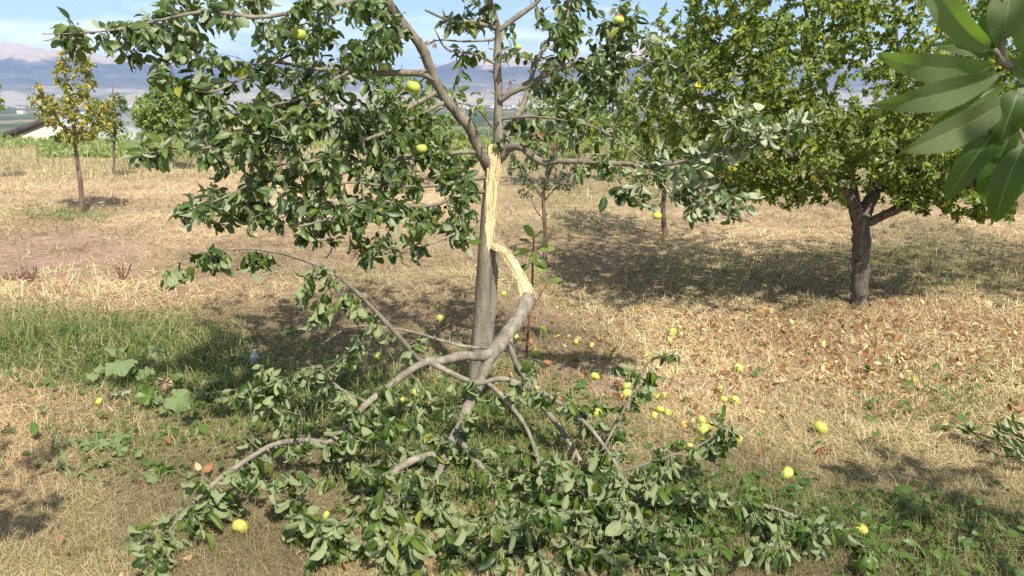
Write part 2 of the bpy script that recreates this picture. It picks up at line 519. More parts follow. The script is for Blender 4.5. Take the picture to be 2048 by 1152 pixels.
# ground sheet ------------------------------------------------------
ys = np.concatenate([np.arange(-5, 1.5, 0.25), np.arange(1.5, 6, 0.035), np.arange(6, 12, 0.08), np.arange(12, 30, 0.25), 30 * 1.055 ** np.arange(1, 132)])
ss = np.linspace(-1, 1, 301)
ss = np.sign(ss) * (0.45 * np.abs(ss) + 0.55 * np.abs(ss) ** 2.2)
YY, SS = np.meshgrid(ys, ss, indexing='ij')
XX = SS * (7 + 1.5 * np.maximum(YY, 0))
ZZ = hgt(XX, YY)
g_, s_, l_, gpx, gpy = fields(XX, YY)
v1 = fbm(XX, YY, 5, 6.0)[..., None]
straw = np.array([0.31, 0.23, 0.14]) * (1 - v1) + np.array([0.18, 0.128, 0.085]) * v1
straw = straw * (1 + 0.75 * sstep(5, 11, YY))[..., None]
soil = np.array([0.30, 0.20, 0.155])
grn = np.array([0.075, 0.085, 0.03])
gc = straw * (1 - s_[..., None]) + soil * s_[..., None]
gc = gc * (1 - 0.75 * g_[..., None]) + grn * 0.75 * g_[..., None]
# the plain below: patchwork of fields and orchards
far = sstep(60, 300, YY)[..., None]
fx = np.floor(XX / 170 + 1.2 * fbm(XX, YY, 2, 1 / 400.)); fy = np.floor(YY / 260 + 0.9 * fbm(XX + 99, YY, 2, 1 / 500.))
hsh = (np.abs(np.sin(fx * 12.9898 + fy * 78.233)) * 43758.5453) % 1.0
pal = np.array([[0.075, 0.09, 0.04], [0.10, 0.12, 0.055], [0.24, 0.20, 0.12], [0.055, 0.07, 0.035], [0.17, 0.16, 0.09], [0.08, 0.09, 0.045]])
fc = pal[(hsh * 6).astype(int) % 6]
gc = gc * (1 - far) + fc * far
V = np.stack([XX, YY, ZZ], -1).reshape(-1, 3)
nr, nc = XX.shape
i = np.arange(nr - 1)[:, None] * nc; j = np.arange(nc - 1)[None]
Fq = np.stack([i + j, i + j + 1, i + nc + j + 1, i + nc + j], -1).reshape(-1, 4)
gcol = np.concatenate([gc.reshape(-1, 3), np.ones((nr * nc, 1))], 1)
m, nt, o = new_mat('ground_straw_soil')
at = N_(nt, 'ShaderNodeAttribute', attribute_name='col')
ge = nt.nodes.new('ShaderNodeNewGeometry')
n1 = N_(nt, 'ShaderNodeTexNoise', Scale=55.0, Detail=7.0, Roughness=0.7); nt.links.new(ge.outputs['Position'], n1.inputs['Vector'])
n2 = N_(nt, 'ShaderNodeTexNoise', Scale=5.0, Detail=5.0); nt.links.new(ge.outputs['Position'], n2.inputs['Vector'])
c = mix(nt, 0.7, at.outputs['Color'], mix(nt, n1.outputs['Fac'], (0.25, 0.24, 0.22), (1.75, 1.72, 1.65)), 'MULTIPLY')
c = mix(nt, 0.6, c, mix(nt, n2.outputs['Fac'], (0.55, 0.53, 0.5), (1.45, 1.45, 1.45)), 'MULTIPLY')
b = N_(nt, 'ShaderNodeBsdfPrincipled', Roughness=0.95); b.inputs['Specular IOR Level'].default_value = 0.1
nt.links.new(c, b.inputs['Base Color'])
bp = N_(nt, 'ShaderNodeBump', Strength=0.7, Distance=0.02); nt.links.new(n1.outputs['Fac'], bp.inputs['Height']); nt.links.new(bp.outputs[0], b.inputs['Normal'])
nt.links.new(b.outputs[0], o.inputs[0])
M_ground = m
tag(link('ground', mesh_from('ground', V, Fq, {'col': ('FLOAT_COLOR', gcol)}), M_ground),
    'dry straw coloured orchard ground running out to the green plain', 'ground', kind='structure')

# mountains ---------------------------------------------------------
def mountains():
    prof_x = np.array([-900, -500, -200, 0, 100, 200, 330, 420, 480, 560, 650, 740, 820, 880, 935, 985, 1030, 1100, 1180, 1290, 1360, 1500, 1700, 2048, 2600, 3000])
    prof_y = np.array([120, 115, 118, 108, 96, 108, 121, 134, 130, 126, 128, 138, 150, 135, 117, 124, 108, 122, 112, 100, 112, 126, 118, 110, 118, 120])
    nx, ny = 520, 130
    a = np.linspace(-900, 3000, nx)
    yy = np.linspace(9500, 21000, ny)
    A, Y = np.meshgrid(a, yy, indexing='ij')
    X = (A - 1024) / F * Y * 1.03
    crest = np.interp(a, prof_x, prof_y)
    top = ((195 - crest) * 1.08) / F * 17500.0 + 100
    top = top[:, None]
    t = (Y - 9500) / 8000.0
    base = np.where(t < 1, sstep(0.12, 1.0, t) ** 1.15, np.maximum(1 - (t - 1) * 1.2, 0))
    u = X / 1500.; w = Y / 2300.
    rid = 0
    for k in range(6):
        nn = 1 - np.abs(2 * vnoise(u * 2.07 ** k + 7 * k, w * 2.07 ** k + 3 * k) - 1)
        rid = rid + nn * 0.52 ** k
    rid = rid / 2.0
    Z = top * base * (0.62 + 0.40 * rid) - 100
    foot = np.exp(-((t - 0.33) / 0.2) ** 2) * 150 * rid * sstep(0.06, 0.2, t)
    Z = Z + foot - 12
    Vm = np.stack([X, Y, Z], -1).reshape(-1, 3)
    i = np.arange(nx - 1)[:, None] * ny; j = np.arange(ny - 1)[None]
    Fm = np.stack([i + j, i + ny + j, i + ny + j + 1, i + j + 1], -1).reshape(-1, 4)
    m, nt, o = new_mat('bare_mountain_cloud_shade')
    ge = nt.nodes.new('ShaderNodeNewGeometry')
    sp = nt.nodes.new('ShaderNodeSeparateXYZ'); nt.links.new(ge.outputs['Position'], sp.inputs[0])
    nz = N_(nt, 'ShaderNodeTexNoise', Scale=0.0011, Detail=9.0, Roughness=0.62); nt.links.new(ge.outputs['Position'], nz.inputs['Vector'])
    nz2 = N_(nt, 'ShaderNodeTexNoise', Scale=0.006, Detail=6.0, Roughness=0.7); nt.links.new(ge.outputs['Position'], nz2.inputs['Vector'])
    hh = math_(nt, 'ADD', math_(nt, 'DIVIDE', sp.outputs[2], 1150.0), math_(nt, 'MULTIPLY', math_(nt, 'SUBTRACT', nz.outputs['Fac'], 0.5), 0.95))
    c = ramp(nt, hh, [(0.0, (0.34, 0.29, 0.22)), (0.12, (0.15, 0.14, 0.125)), (0.42, (0.062, 0.064, 0.07)), (0.55, (0.11, 0.105, 0.10)), (0.64, (0.40, 0.31, 0.235)), (1.0, (0.46, 0.36, 0.28))])  # dark mid-slope band is a cloud shadow painted into the colour
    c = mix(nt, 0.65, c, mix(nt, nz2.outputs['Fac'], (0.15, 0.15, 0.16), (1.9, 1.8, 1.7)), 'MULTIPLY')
    b = N_(nt, 'ShaderNodeBsdfPrincipled', Roughness=1.0); b.inputs['Specular IOR Level'].default_value = 0.0
    nt.links.new(c, b.inputs['Base Color']); nt.links.new(b.outputs[0], o.inputs[0])
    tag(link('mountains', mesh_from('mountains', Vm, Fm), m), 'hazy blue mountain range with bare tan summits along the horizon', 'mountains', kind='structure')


mountains()

# far town and far woods on the plain --------------------------------
def boxes(name, C, S, mat, cols=None):
    n = len(C)
    k = np.array([[-1, -1, 0], [1, -1, 0], [1, 1, 0], [-1, 1, 0], [-1, -1, 1], [1, -1, 1], [1, 1, 1], [-1, 1, 1]], float)
    V = C[:, None] + k[None] * S[:, None]
    q = np.array([[0, 1, 5, 4], [1, 2, 6, 5], [2, 3, 7, 6], [3, 0, 4, 7], [4, 5, 6, 7]])
    Fb = (q[None] + (np.arange(n) * 8)[:, None, None]).reshape(-1, 4)
    at = {'col': ('FLOAT_COLOR', np.repeat(np.concatenate([cols, np.ones((n, 1))], 1), 8, 0))}
    return link(name, mesh_from(name, V.reshape(-1, 3), Fb, at, smooth=False), mat)


n = 2600
ty = rng.uniform(4800, 9300, n); tx = ty * rng.uniform(-1.0, 1.1, n)
keep = fbm(tx, ty, 3, 1 / 900.) + 0.25 * sstep(5500, 8500, ty) > 0.56
tx, ty = tx[keep], ty[keep]; n = len(tx)
cols = np.array([[0.62, 0.55, 0.48], [0.7, 0.66, 0.6], [0.5, 0.33, 0.25], [0.55, 0.5, 0.46]])[rng.integers(0, 4, n)]
M_town = attr_mat('town_plaster', 0.0, 0.9)
tag(boxes('far_town', np.stack([tx, ty, np.full(n, -100.5)], -1), np.stack([rng.uniform(8, 22, n), rng.uniform(6, 14, n), rng.uniform(7, 22, n)], -1), M_town, cols),
    'tiny pale houses of the town spread over the far plain', 'town', kind='stuff')

# ------------------------------------------------------------------ trees
def grow(skel, rads, targets, leaf_n, L, style, tubes, sag=0.0, up=0.12, kseg=5, sides=5, maxlen=9, rmax=0.012):
    """twigs from the nearest wood to every target; returns leaf arrays"""
    K = [np.asarray(skel)]
    R = [np.asarray(rads)]
    KP = np.concatenate(K); KR = np.concatenate(R)
    d0 = np.array([np.min(np.linalg.norm(KP - t, axis=1)) for t in targets])
    order = np.argsort(d0)
    cap = len(KP) + len(targets) * kseg
    PP = np.zeros((cap, 3)); RR = np.zeros(cap); n = len(KP)
    PP[:n] = KP; RR[:n] = KR
    LB, LD, LN = [], [], []
    for ti in order:
        t = targets[ti]
        dv = PP[:n] - t
        dd = np.sqrt((dv * dv).sum(1)) + 0.004 / np.maximum(RR[:n], 0.001) * 0.02
        q = int(np.argmin(dd))
        p = PP[q]; dist = np.linalg.norm(t - p)
        if dist < 0.01 or dist > maxlen: continue
        ctrl = (p + t) / 2 + np.array([0, 0, up * dist]) + rng.normal(0, 0.10 * dist, 3)
        s = np.linspace(0, 1, kseg + 1)[:, None]
        C = (1 - s) ** 2 * p + 2 * s * (1 - s) * ctrl + s ** 2 * t
        C[:, 2] -= sag * dist * (s[:, 0] ** 2)
        r0 = min(RR[q] * 0.75, 0.0018 + 0.0075 * dist, rmax)
        rr = np.linspace(r0, max(0.0009, r0 * 0.4), kseg + 1)
        tubes.tube(C, rr, sides, cap=False)
        PP[n:n + kseg] = C[1:]; RR[n:n + kseg] = rr[1:]; n += kseg
        tan = norm(C[-1] - C[-2])
        ln = max(2, int(leaf_n * rng.uniform(0.6, 1.4)))
        span = min(1.0, 0.20 / dist) if style.get('tipspan') is None else min(1.0, style['tipspan'] / dist)
        ss_ = 1 - span * rng.random(ln) ** 0.8
        idx = ss_ * kseg; i0 = np.minimum(idx.astype(int), kseg - 1); f = (idx - i0)[:, None]
        LB.append(C[i0] * (1 - f) + C[i0 + 1] * f)
        rad = rng.normal(0, 1, (ln, 3))
        LD.append(tan * style.get('along', 0.5) + norm(rad) * 0.9 + np.array([0, 0, style.get('droop', -0.35)]))
        nn = np.array([0, -style.get('toward', 0.25), 1.0]) + rng.normal(0, style.get('scatter', 0.55), (ln, 3))
        LN.append(nn)
    B = np.concatenate(LB); D = norm(np.concatenate(LD)); Nn = norm(np.concatenate(LN))
    k = len(B)
    flip = rng.random(k) < style.get('flip', 0.12)
    Nn[flip] *= -1
    Ls = L * np.clip(rng.normal(0.9, 0.22, k), 0.4, 1.35)
    Ws = Ls * rng.uniform(0.42, 0.62, k)
    return B, D, Nn, Ls, Ws


def blob_targets(blobs):
    out = []
    for bl in blobs:
        cx, cy, rx, ry, n, lo, hi = bl[:7]
        k = 0
        while k < n:
            a = rng.uniform(-1, 1, 2)
            if a @ a > 1: continue
            v = rng.uniform(lo, hi)
            out.append(PX(cx + a[0] * rx, cy + a[1] * ry, v)); k += 1
    return np.array(out)


def limb(tubes, spec, sk, sr, sides=10, bump=0.04, n=6, near=False):
    """spec rows: px, py, depth or height, radius in px"""
    P = np.array([np.append(PD(a, b, c) if near else PX(a, b, c), 0) for a, b, c, d in spec])
    cam0 = np.array([0, 0, CAMH])
    for q, (a, b, c, d) in enumerate(spec):
        P[q, 3] = 0.82 * d * np.linalg.norm(P[q, :3] - cam0) / F
    if not near and spec[0][3] < 15: P[1:-1, :3] += rng.normal(0, 1, (len(P) - 2, 3)) * P[1:-1, 3:4] * 0.38
    S = spline(P, n)
    S[:, 3] *= 0.90 + 0.22 * vnoise(np.arange(len(S)) * 0.45 + 31.7 * P[0, 0] + 100, np.full(len(S), 3.3 + abs(P[-1, 2]) * 17))
    wob = rng.normal(0, 1, (len(S), 3)) * (S[:, 3:4] * 0.05)
    wob[0] = 0
    S[:, :3] += wob
    tubes.tube(S[:, :3], np.maximum(S[:, 3], 0.0008), sides, bump)
    if not near and 0.006 < P[0, 3] < 0.06:          # fruiting spurs and snags along the wood
        T = np.gradient(S[:, :3], axis=0)
        L_ = np.linalg.norm(np.diff(S[:, :3], axis=0), axis=1).sum()
        for _ in range(int(L_ / 0.075)):
            q = int(rng.integers(1, len(S) - 1))
            if S[q, 3] < 0.0025 or q < 7: continue
            d = norm(np.cross(T[q], rng.normal(0, 1, 3)) + 0.4 * norm(T[q]) * np.linalg.norm(T[q]))
            ln = rng.uniform(0.006, 0.03) + S[q, 3]
            r_ = min(S[q, 3] * 0.45, rng.uniform(0.002, 0.0045))
            p0 = S[q, :3]; p1 = p0 + d * ln * 0.6 + rng.normal(0, 0.002, 3); p2 = p0 + d * ln + rng.normal(0, 0.004, 3)
            tubes.tube(np.array([p0, p0 + d * S[q, 3] * 0.95, p1 + d * S[q, 3] * .3, p2 + d * S[q, 3] * .3]), [r_ * 1.7, r_ * 1.5, r_, r_ * 0.7], 6)
    sk.append(S[:, :3]); sr.append(S[:, 3])
    return S


def leaves_obj(name, arr, mat, parent, nu=5, nv=3, pet=0.25, curl=(0.2, 1.3), fold=(0.05, 0.6), wavy=0.08, serr=0.0, point=0.8):
    B, D, Nn, Ls, Ws = arr
    k = len(B)
    V, Fc, A = leaf_geo(B, D, Nn, Ls, Ws, rng.uniform(*curl, k), rng.uniform(*fold, k), rng.random(k), nu, nv, pet, wavy, point, serr)
    return link(name, mesh_from(name, V, Fc, {'luv': ('FLOAT_VECTOR', A)}), mat, parent)


cat = np.concatenate


def broken_tree():
    base = PZ(947, 800, 0.0)
    root = empty('broken_apple_tree', base, 'snapped grey apple tree with pale split trunk and a limb hanging to the ground', 'tree')
    # trunk with the split face cut into it -----------------------------------
    spec = [(948, 830, 3.83, 20), (950, 800, 3.83, 19.3), (953, 740, 3.83, 19), (962, 640, 3.82, 18.5), (969, 540, 3.82, 18.5), (974, 470, 3.82, 18), (979, 400, 3.82, 17.5), (985, 345, 3.83, 18), (989, 305, 3.84, 19), (991, 288, 3.84, 18)]
    P = np.array([[*PX(a, b, c), 0.87 * d * np.linalg.norm(PX(a, b, c) - np.array([0, 0, CAMH])) / F] for a, b, c, d in spec])
    P[0, 2] -= 0.05
    S = spline(P, 12)
    k = 40
    a = np.arange(k) / k * 2 * PI
    rr = S[:, 3:4] * (1 + 0.05 * np.sin(a * 3 + 0.6)[None] + 0.035 * (fbm(np.tile(a * 2, (len(S), 1)), np.tile(S[:, 2:3] * 9, (1, k)), 3, 1.2) - 0.5) * 2)
    # knots
    V = np.stack([S[:, 0:1] + rr * np.cos(a), S[:, 1:2] + rr * np.sin(a), np.tile(S[:, 2:3], (1, k))], -1)
    ncut = norm(np.array([0.64, -0.77, 0]))
    zc = S[:, 2]
    z0, z1 = 0.80, 1.37
    tt = np.clip((zc - z0) / (z1 - z0), 0, 1)
    cut = S[:, 3] * (1.02 - 1.05 * tt ** 0.75)
    cut = np.where(zc < z0, 9.0, cut)
    rel = V - S[:, None, :3]
    d = rel @ ncut
    over = d > cut[:, None]
    across = rel @ np.array([0.77, 0.64, 0])
    gr = 0.0035 * np.sin(across * 900 + 3 * vnoise(across * 60, np.tile(zc[:, None] * 6, (1, k)))) + 0.006 * (fbm(across * 120, np.tile(zc[:, None] * 5, (1, k)), 3, 1.0) - 0.5)
    V = np.where(over[..., None], V - ((d - cut[:, None]) + gr + 0.002)[..., None] * ncut, V)
    mm = len(S)
    V = V.reshape(-1, 3); ov = over.reshape(-1)
    i = np.arange(mm - 1)[:, None] * k; j = np.arange(k)[None]; j2 = (j + 1) % k
    Fc = np.stack([i + j, i + j2, i + k + j2, i + k + j], -1).reshape(-1, 4)
    wood = ov[Fc].all(1)
    tr = MB(); tr.add(V, Fc[~wood])
    sk, sr = [], []
    # ragged top of the split
    wd = MB(); wd.add(V, Fc[wood])
    ac = np.array([0.77, 0.64, 0])
    for q in range(46):      # ragged fibres standing proud of the tear
        i0 = int(rng.integers(int(mm * 0.60), mm - 6)); ln = int(rng.integers(4, 14)); x = rng.uniform(-0.85, 0.85) * S[i0, 3]
        i1 = min(mm - 1, i0 + ln)
        p0 = S[i0, :3] + ncut * (cut[i0] + 0.001) + ac * x; p1 = S[i1, :3] + ncut * (cut[i1] + rng.uniform(0.003, 0.012)) + ac * (x + rng.normal(0, 0.003))
        wd.tube(np.array([p0, (p0 + p1) / 2 + ncut * rng.uniform(0, 0.003), p1]), [0.0035, 0.003, 0.0006], 4, cap=False)
    for q in range(26):      # torn edges along both sides of the wound
        i0 = int(rng.integers(int(mm * 0.42), mm - 4)); sg = rng.choice([-1, 1])
        h = math.sqrt(max(1e-6, S[i0, 3] ** 2 - min(cut[i0], S[i0, 3]) ** 2))
        p0 = S[i0, :3] + ncut * cut[i0] + ac * sg * h * 0.97
        p1 = p0 + np.array([0, 0, rng.uniform(0.015, 0.05)]) + ncut * rng.uniform(0.0, 0.008) + ac * sg * rng.uniform(-0.002, 0.006)
        wd.tube(np.array([p0 - [0, 0, 0.02], p0, p1]), [0.002, 0.0035, 0.0006], 4, cap=False)
    # boughs --------------------------------------------------------------------
    L = lambda spec, sides=10: limb(tr, spec, sk, sr, sides)
    L([(994, 325, 3.89, 12), (996, 285, 3.89, 12), (996, 200, 3.86, 10), (997, 120, 3.85, 9), (995, 60, 3.84, 8), (978, 0, 3.82, 7), (962, -90, 3.8, 6), (955, -260, 3.8, 4), (940, -420, 3.8, 2)], 14)
    L([(982, 345, 3.86, 11), (972, 302, 3.80, 14), (940, 250, 3.72, 13.5), (895, 205, 3.66, 12.5), (868, 160, 3.60, 12), (842, 97, 3.55, 11), (802, 35, 3.5, 10.5), (775, -2, 3.46, 10), (725, -90, 3.4, 8), (660, -230, 3.35, 5)], 14)
    L([(866, 158, 3.60, 8), (848, 150, 3.58, 8), (800, 148, 3.55, 7.5), (750, 146, 3.5, 6.5), (690, 140, 3.42, 5), (630, 140, 3.35, 4), (560, 124, 3.25, 3), (500, 130, 3.2, 2)])
    L([(802, 44, 3.50, 6), (765, 84, 3.4, 5.5), (717, 130, 3.32, 5), (665, 162, 3.25, 4), (600, 195, 3.15, 3.5), (520, 215, 3.1, 2.5)])
    L([(872, 185, 3.62, 6), (820, 215, 3.58, 6), (755, 238, 3.5, 5), (690, 247, 3.45, 4), (600, 262, 3.4, 3), (520, 290, 3.35, 2)])
    L([(886, 206, 3.62, 5), (830, 238, 3.5, 4.5), (775, 264, 3.4, 4), (715, 284, 3.3, 3.5), (640, 318, 3.2, 3), (560, 330, 3.1, 2)])
    L([(972, 304, 3.80, 6), (912, 307, 3.7, 5.5), (845, 316, 3.65, 5), (765, 318, 3.6, 4), (680, 330, 3.5, 3), (600, 350, 3.4, 2)])
    L([(968, 356, 3.80, 6), (938, 357, 3.72, 5), (916, 362, 3.66, 4.5), (870, 372, 3.5, 4), (780, 372, 3.3, 3.5), (690, 366, 3.2, 3), (600, 400, 3.1, 2.5), (520, 430, 3.0, 1.5)])
    L([(966, 383, 3.80, 6), (940, 380, 3.70, 5.5), (918, 386, 3.62, 5), (880, 408, 3.5, 4.5), (820, 415, 3.35, 4), (740, 400, 3.2, 3.5), (650, 440, 3.05, 2.5), (560, 460, 2.95, 2)])
    L([(900, 400, 3.52, 3), (925, 430, 3.4, 2.5), (920, 458, 3.35, 2.2), (878, 482, 3.3, 2.5), (821, 501, 3.28, 2.2), (787, 512, 3.26, 2), (741, 515, 3.24, 1.6)], 6)
    # long branch out to the upper left
    L([(770, -10, 3.45, 6), (640, 15, 3.2, 5), (520, 32, 3.05, 4.5), (420, 25, 2.95, 4), (330, 38, 2.9, 3), (240, 58, 2.85, 2.2), (160, 66, 2.8, 1.5), (85, 68, 2.78, 1)])
    L([(660, -160, 3.35, 5), (540, -110, 3.2, 4), (430, -60, 3.1, 3), (330, -25, 3.0, 2), (250, -10, 2.95, 1.5)])
    L([(600, 100, 3.3, 3), (500, 150, 3.1, 2.5), (420, 185, 3.0, 2), (350, 165, 2.95, 1.4)])
    L([(640, 200, 3.2, 3), (540, 250, 3.0, 2.5), (440, 290, 2.9, 2), (300, 305, 2.8, 1.2)])
    L([(560, 330, 3.1, 2.5), (480, 380, 2.95, 2), (390, 420, 2.85, 1.2)])
    # right boughs
    pm = MB()
    limb(pm, [(998, 322, 3.88, 10), (1015, 300, 3.84, 9.5), (1042, 296, 3.78, 8.5), (1062, 312, 3.75, 8), (1085, 323, 3.72, 7.5), (1130, 325, 3.68, 7), (1200, 325, 3.62, 6.5), (1262, 328, 3.56, 6), (1312, 330, 3.5, 5.5), (1370, 322, 3.44, 5), (1430, 305, 3.38, 4), (1495, 285, 3.32, 3), (1565, 262, 3.26, 2.2), (1640, 244, 3.2, 1.3)], sk, sr, 12)
    L([(1000, 200, 3.85, 8), (1028, 182, 3.84, 7.5), (1060, 166, 3.83, 7), (1092, 150, 3.82, 6.5), (1125, 136, 3.8, 6), (1180, 124, 3.78, 3.5), (1250, 128, 3.74, 2.5), (1310, 124, 3.7, 1.6), (1380, 140, 3.66, 1)])
    L([(1126, 136, 3.8, 5), (1127, 92, 3.82, 4.5), (1131, 60, 3.84, 4), (1140, 10, 3.86, 3), (1150, -80, 3.9, 2)])
    L([(996, 62, 3.84, 6), (1038, 32, 3.86, 6), (1072, 8, 3.88, 5), (1110, -40, 3.92, 4), (1180, -120, 3.95, 3)])
    L([(990, 56, 3.82, 5), (947, 46, 3.78, 4.5), (900, 40, 3.74, 4), (850, 20, 3.7, 2)])
    L([(986, 80, 3.82, 3), (930, 83, 3.78, 2.5), (880, 80, 3.74, 2), (850, 90, 3.7, 1.2)], 6)
    L([(988, 126, 3.84, 4), (947, 108, 3.8, 3.5), (895, 98, 3.76, 2.5), (870, 60, 3.7, 1.2)], 6)
    L([(1000, 305, 3.9, 11), (1020, 265, 3.98, 9), (1036, 232, 4.05, 8), (1050, 195, 4.12, 7), (1075, 120, 4.2, 5), (1120, 40, 4.3, 3), (1160, -60, 4.4, 2)])
    L([(998, 238, 3.86, 4), (1060, 233, 3.8, 3), (1120, 240, 3.7, 2.5), (1200, 262, 3.6, 2.2), (1290, 318, 3.5, 1.6)], 6)
    limb(pm, [(1290, 330, 3.52, 3), (1325, 352, 3.46, 2.6), (1360, 390, 3.4, 2.2), (1420, 415, 3.36, 1.6), (1505, 446, 3.3, 1)], sk, sr, 6)
    limb(pm, [(1380, 320, 3.42, 2.5), (1372, 370, 3.38, 2), (1390, 420, 3.34, 1.2)], sk, sr, 6)
    limb(pm, [(1200, 325, 3.62, 2.5), (1232, 352, 3.56, 2), (1255, 390, 3.5, 1.5), (1290, 410, 3.48, 1)], sk, sr, 6)
    L([(985, 255, 3.78, 3), (950, 215, 3.7, 2.5), (900, 208, 3.66, 2.2), (850, 240, 3.62, 1.5)], 6)
    skel = cat(sk); rad = cat(sr)
    # living crown ---------------------------------------------------------------
    blobs = [
        (560, 60, 250, 75, 62, 2.9, 3.9), (380, 40, 90, 55, 16, 2.85, 3.2), (200, 65, 110, 25, 14, 2.78, 2.95), (300, 100, 60, 40, 8, 2.85, 3.0),
        (700, 60, 110, 80, 26, 3.2, 4.0), (560, 180, 200, 80, 48, 2.95, 3.8), (440, 190, 90, 60, 8, 2.9, 3.2), (600, 290, 220, 90, 62, 2.9, 3.8),
        (350, 165, 35, 20, 3, 2.9, 3.0), (490, 260, 100, 60, 15, 2.85, 3.3), (320, 300, 60, 18, 5, 2.78, 2.9), (430, 310, 60, 25, 6, 2.85, 3.0),
        (620, 390, 210, 75, 54, 2.95, 3.7), (480, 415, 100, 45, 18, 2.85, 3.2), (385, 415, 50, 20, 5, 2.82, 2.95), (720, 450, 160, 50, 26, 3.0, 3.5),
        (860, 400, 90, 60, 20, 3.2, 3.8), (800, 270, 110, 90, 30, 3.3, 4.0), (900, 340, 60, 40, 9, 3.5, 4.1), (930, 450, 35, 40, 8, 3.3, 3.6),
        (830, 490, 40, 20, 3, 3.25, 3.3), (735, 500, 30, 30, 5, 3.2, 3.3), (920, 60, 120, 70, 12, 3.6, 4.2), (1060, 60, 90, 70, 9, 3.7, 4.4),
        (1180, 40, 100, 60, 18, 3.6, 4.4), (1110, 170, 90, 60, 12, 3.7, 4.3), (1200, 110, 110, 60, 16, 3.6, 4.1), (1250, 40, 60, 45, 8, 3.6, 3.9),
        (1090, 270, 90, 50, 11, 3.7, 4.3), (900, 200, 90, 60, 5, 3.5, 3.9), (1000, 250, 60, 40, 2, 3.8, 4.2), (1190, 230, 80, 60, 10, 3.5, 4.0), (1360, 140, 40, 40, 5, 3.6, 3.7),
        (650, -120, 350, 90, 60, 3.0, 4.2), (1050, -150, 250, 110, 45, 3.6, 4.6), (800, -250, 300, 90, 30, 3.3, 4.3), (1180, 350, 60, 50, 4, 3.5, 3.6), (1255, 400, 30, 30, 4, 3.5, 3.55)]
    blobs = [(*b_[:4], int(b_[4] * (1.2 if b_[0] < 800 else 1.4)), *b_[5:]) for b_ in blobs]
    T = blob_targets(blobs)
    arr = grow(skel, rad, T, 11, 0.058, dict(flip=0.20, droop=-0.45, scatter=0.7, toward=0.5), tr, up=0.10, rmax=0.006)
    tb = tr.obj('trunk', M_bark, root)
    wdo = wd.obj('split_wood', M_wood, tb, loc=(0, 0, 0))
    wdo['label'] = 'pale freshly torn wood down the face of the trunk'
    leaves_obj('crown', arr, M_leaf_main, root, 6, 5, 0.28, (0.1, 1.5), (0.1, 0.75), 0.09)
    # withered rusty clusters caught in the crown
    wb, wdr = [], []
    for wx, wy, wv in [(712, 505, 3.26), (722, 490, 3.26), (803, 376, 3.4), (784, 92, 3.4), (866, 82, 3.7), (1108, 285, 3.7), (960, 35, 3.8), (1020, 160, 3.85), (1165, 130, 3.78), (655, 370, 3.2), (1078, 262, 3.72)]:
        c0 = PD(wx, wy, wv)
        for _ in range(9):
            wb.append(c0 + rng.normal(0, 0.012, 3)); wdr.append(rng.normal(0, 0.6, 3) + [0, 0, -0.7])
    nw = len(wb); lw = rng.uniform(0.015, 0.04, nw)
    leaves_obj('withered_leaves', (np.array(wb), norm(np.array(wdr)), norm(rng.normal(0, 1, (nw, 3))), lw, lw * rng.uniform(0.2, 0.5, nw)), M_wither, root, 5, 3, 0.3, (0.5, 2.5), (0.2, 1.1), 0.15)
    # silvery branch on the right --------------------------------------------------
    blobs2 = [(1520, 255, 80, 30, 18, 3.2, 3.35), (1600, 245, 40, 18, 8, 3.18, 3.26), (1440, 300, 70, 30, 12, 3.3, 3.45), (1400, 360, 90, 40, 26, 3.3, 3.5),
              (1430, 420, 60, 30, 14, 3.28, 3.42), (1320, 370, 60, 40, 12, 3.4, 3.55), (1310, 320, 40, 20, 5, 3.45, 3.55), (1480, 410, 30, 25, 5, 3.28, 3.36), (1490, 225, 20, 30, 3, 3.3, 3.35)]
    arr2 = grow(skel, rad, blob_targets(blobs2), 6, 0.058, dict(flip=0.66, droop=-0.3, scatter=0.5, toward=0.6), pm, up=0.02, rmax=0.005)
    pmo = pm.obj('side_branch', M_bark, root)
    pmo['label'] = 'right hand bough whose leaves show their silvery undersides'
    leaves_obj('leaves', arr2, M_leaf_pale, pmo, 6, 5, 0.28, (0.1, 1.2), (0.1, 0.7), 0.09).location = (0, 0, 0)
    # the hanging limb ------------------------------------------------------------
    lm = MB(); sk2, sr2 = [], []
    Q = lambda spec, sides=10: limb(lm, spec, sk2, sr2, sides)
    Q([(1060, 590, 3.60, 17), (1046, 622, 3.55, 18), (1024, 655, 3.48, 18), (1002, 685, 3.42, 18), (984, 708, 3.37, 17), (966, 745, 3.31, 13), (955, 780, 3.25, 12), (935, 818, 3.15, 13), (915, 862, 3.02, 12), (890, 902, 2.92, 10)], 18)
    Q([(992, 700, 3.38, 12), (962, 711, 3.33, 12), (920, 715, 3.28, 11.5), (885, 716, 3.25, 11), (856, 722, 3.22, 10.5)], 14)
    Q([(858, 721, 3.22, 10), (815, 745, 3.17, 8.5), (770, 778, 3.10, 8.5), (735, 808, 3.04, 8), (700, 842, 2.98, 7.5), (662, 880, 2.90, 7.5), (612, 877, 2.86, 6.5), (545, 893, 2.80, 6), (480, 930, 2.72, 6), (420, 975, 2.64, 6), (370, 1020, 2.56, 5), (335, 1062, 2.48, 4), (290, 1115, 2.38, 2.5)])
    Q([(856, 724, 3.22, 8), (839, 719, 3.2, 7), (782, 656, 3.14, 6), (726, 600, 3.08, 5.5), (693, 565, 3.04, 5), (656, 543, 3.0, 4.5), (600, 520, 2.95, 4), (550, 503, 2.9, 3), (490, 498, 2.86, 2), (400, 505, 2.82, 1.5), (330, 535, 2.78, 1)])
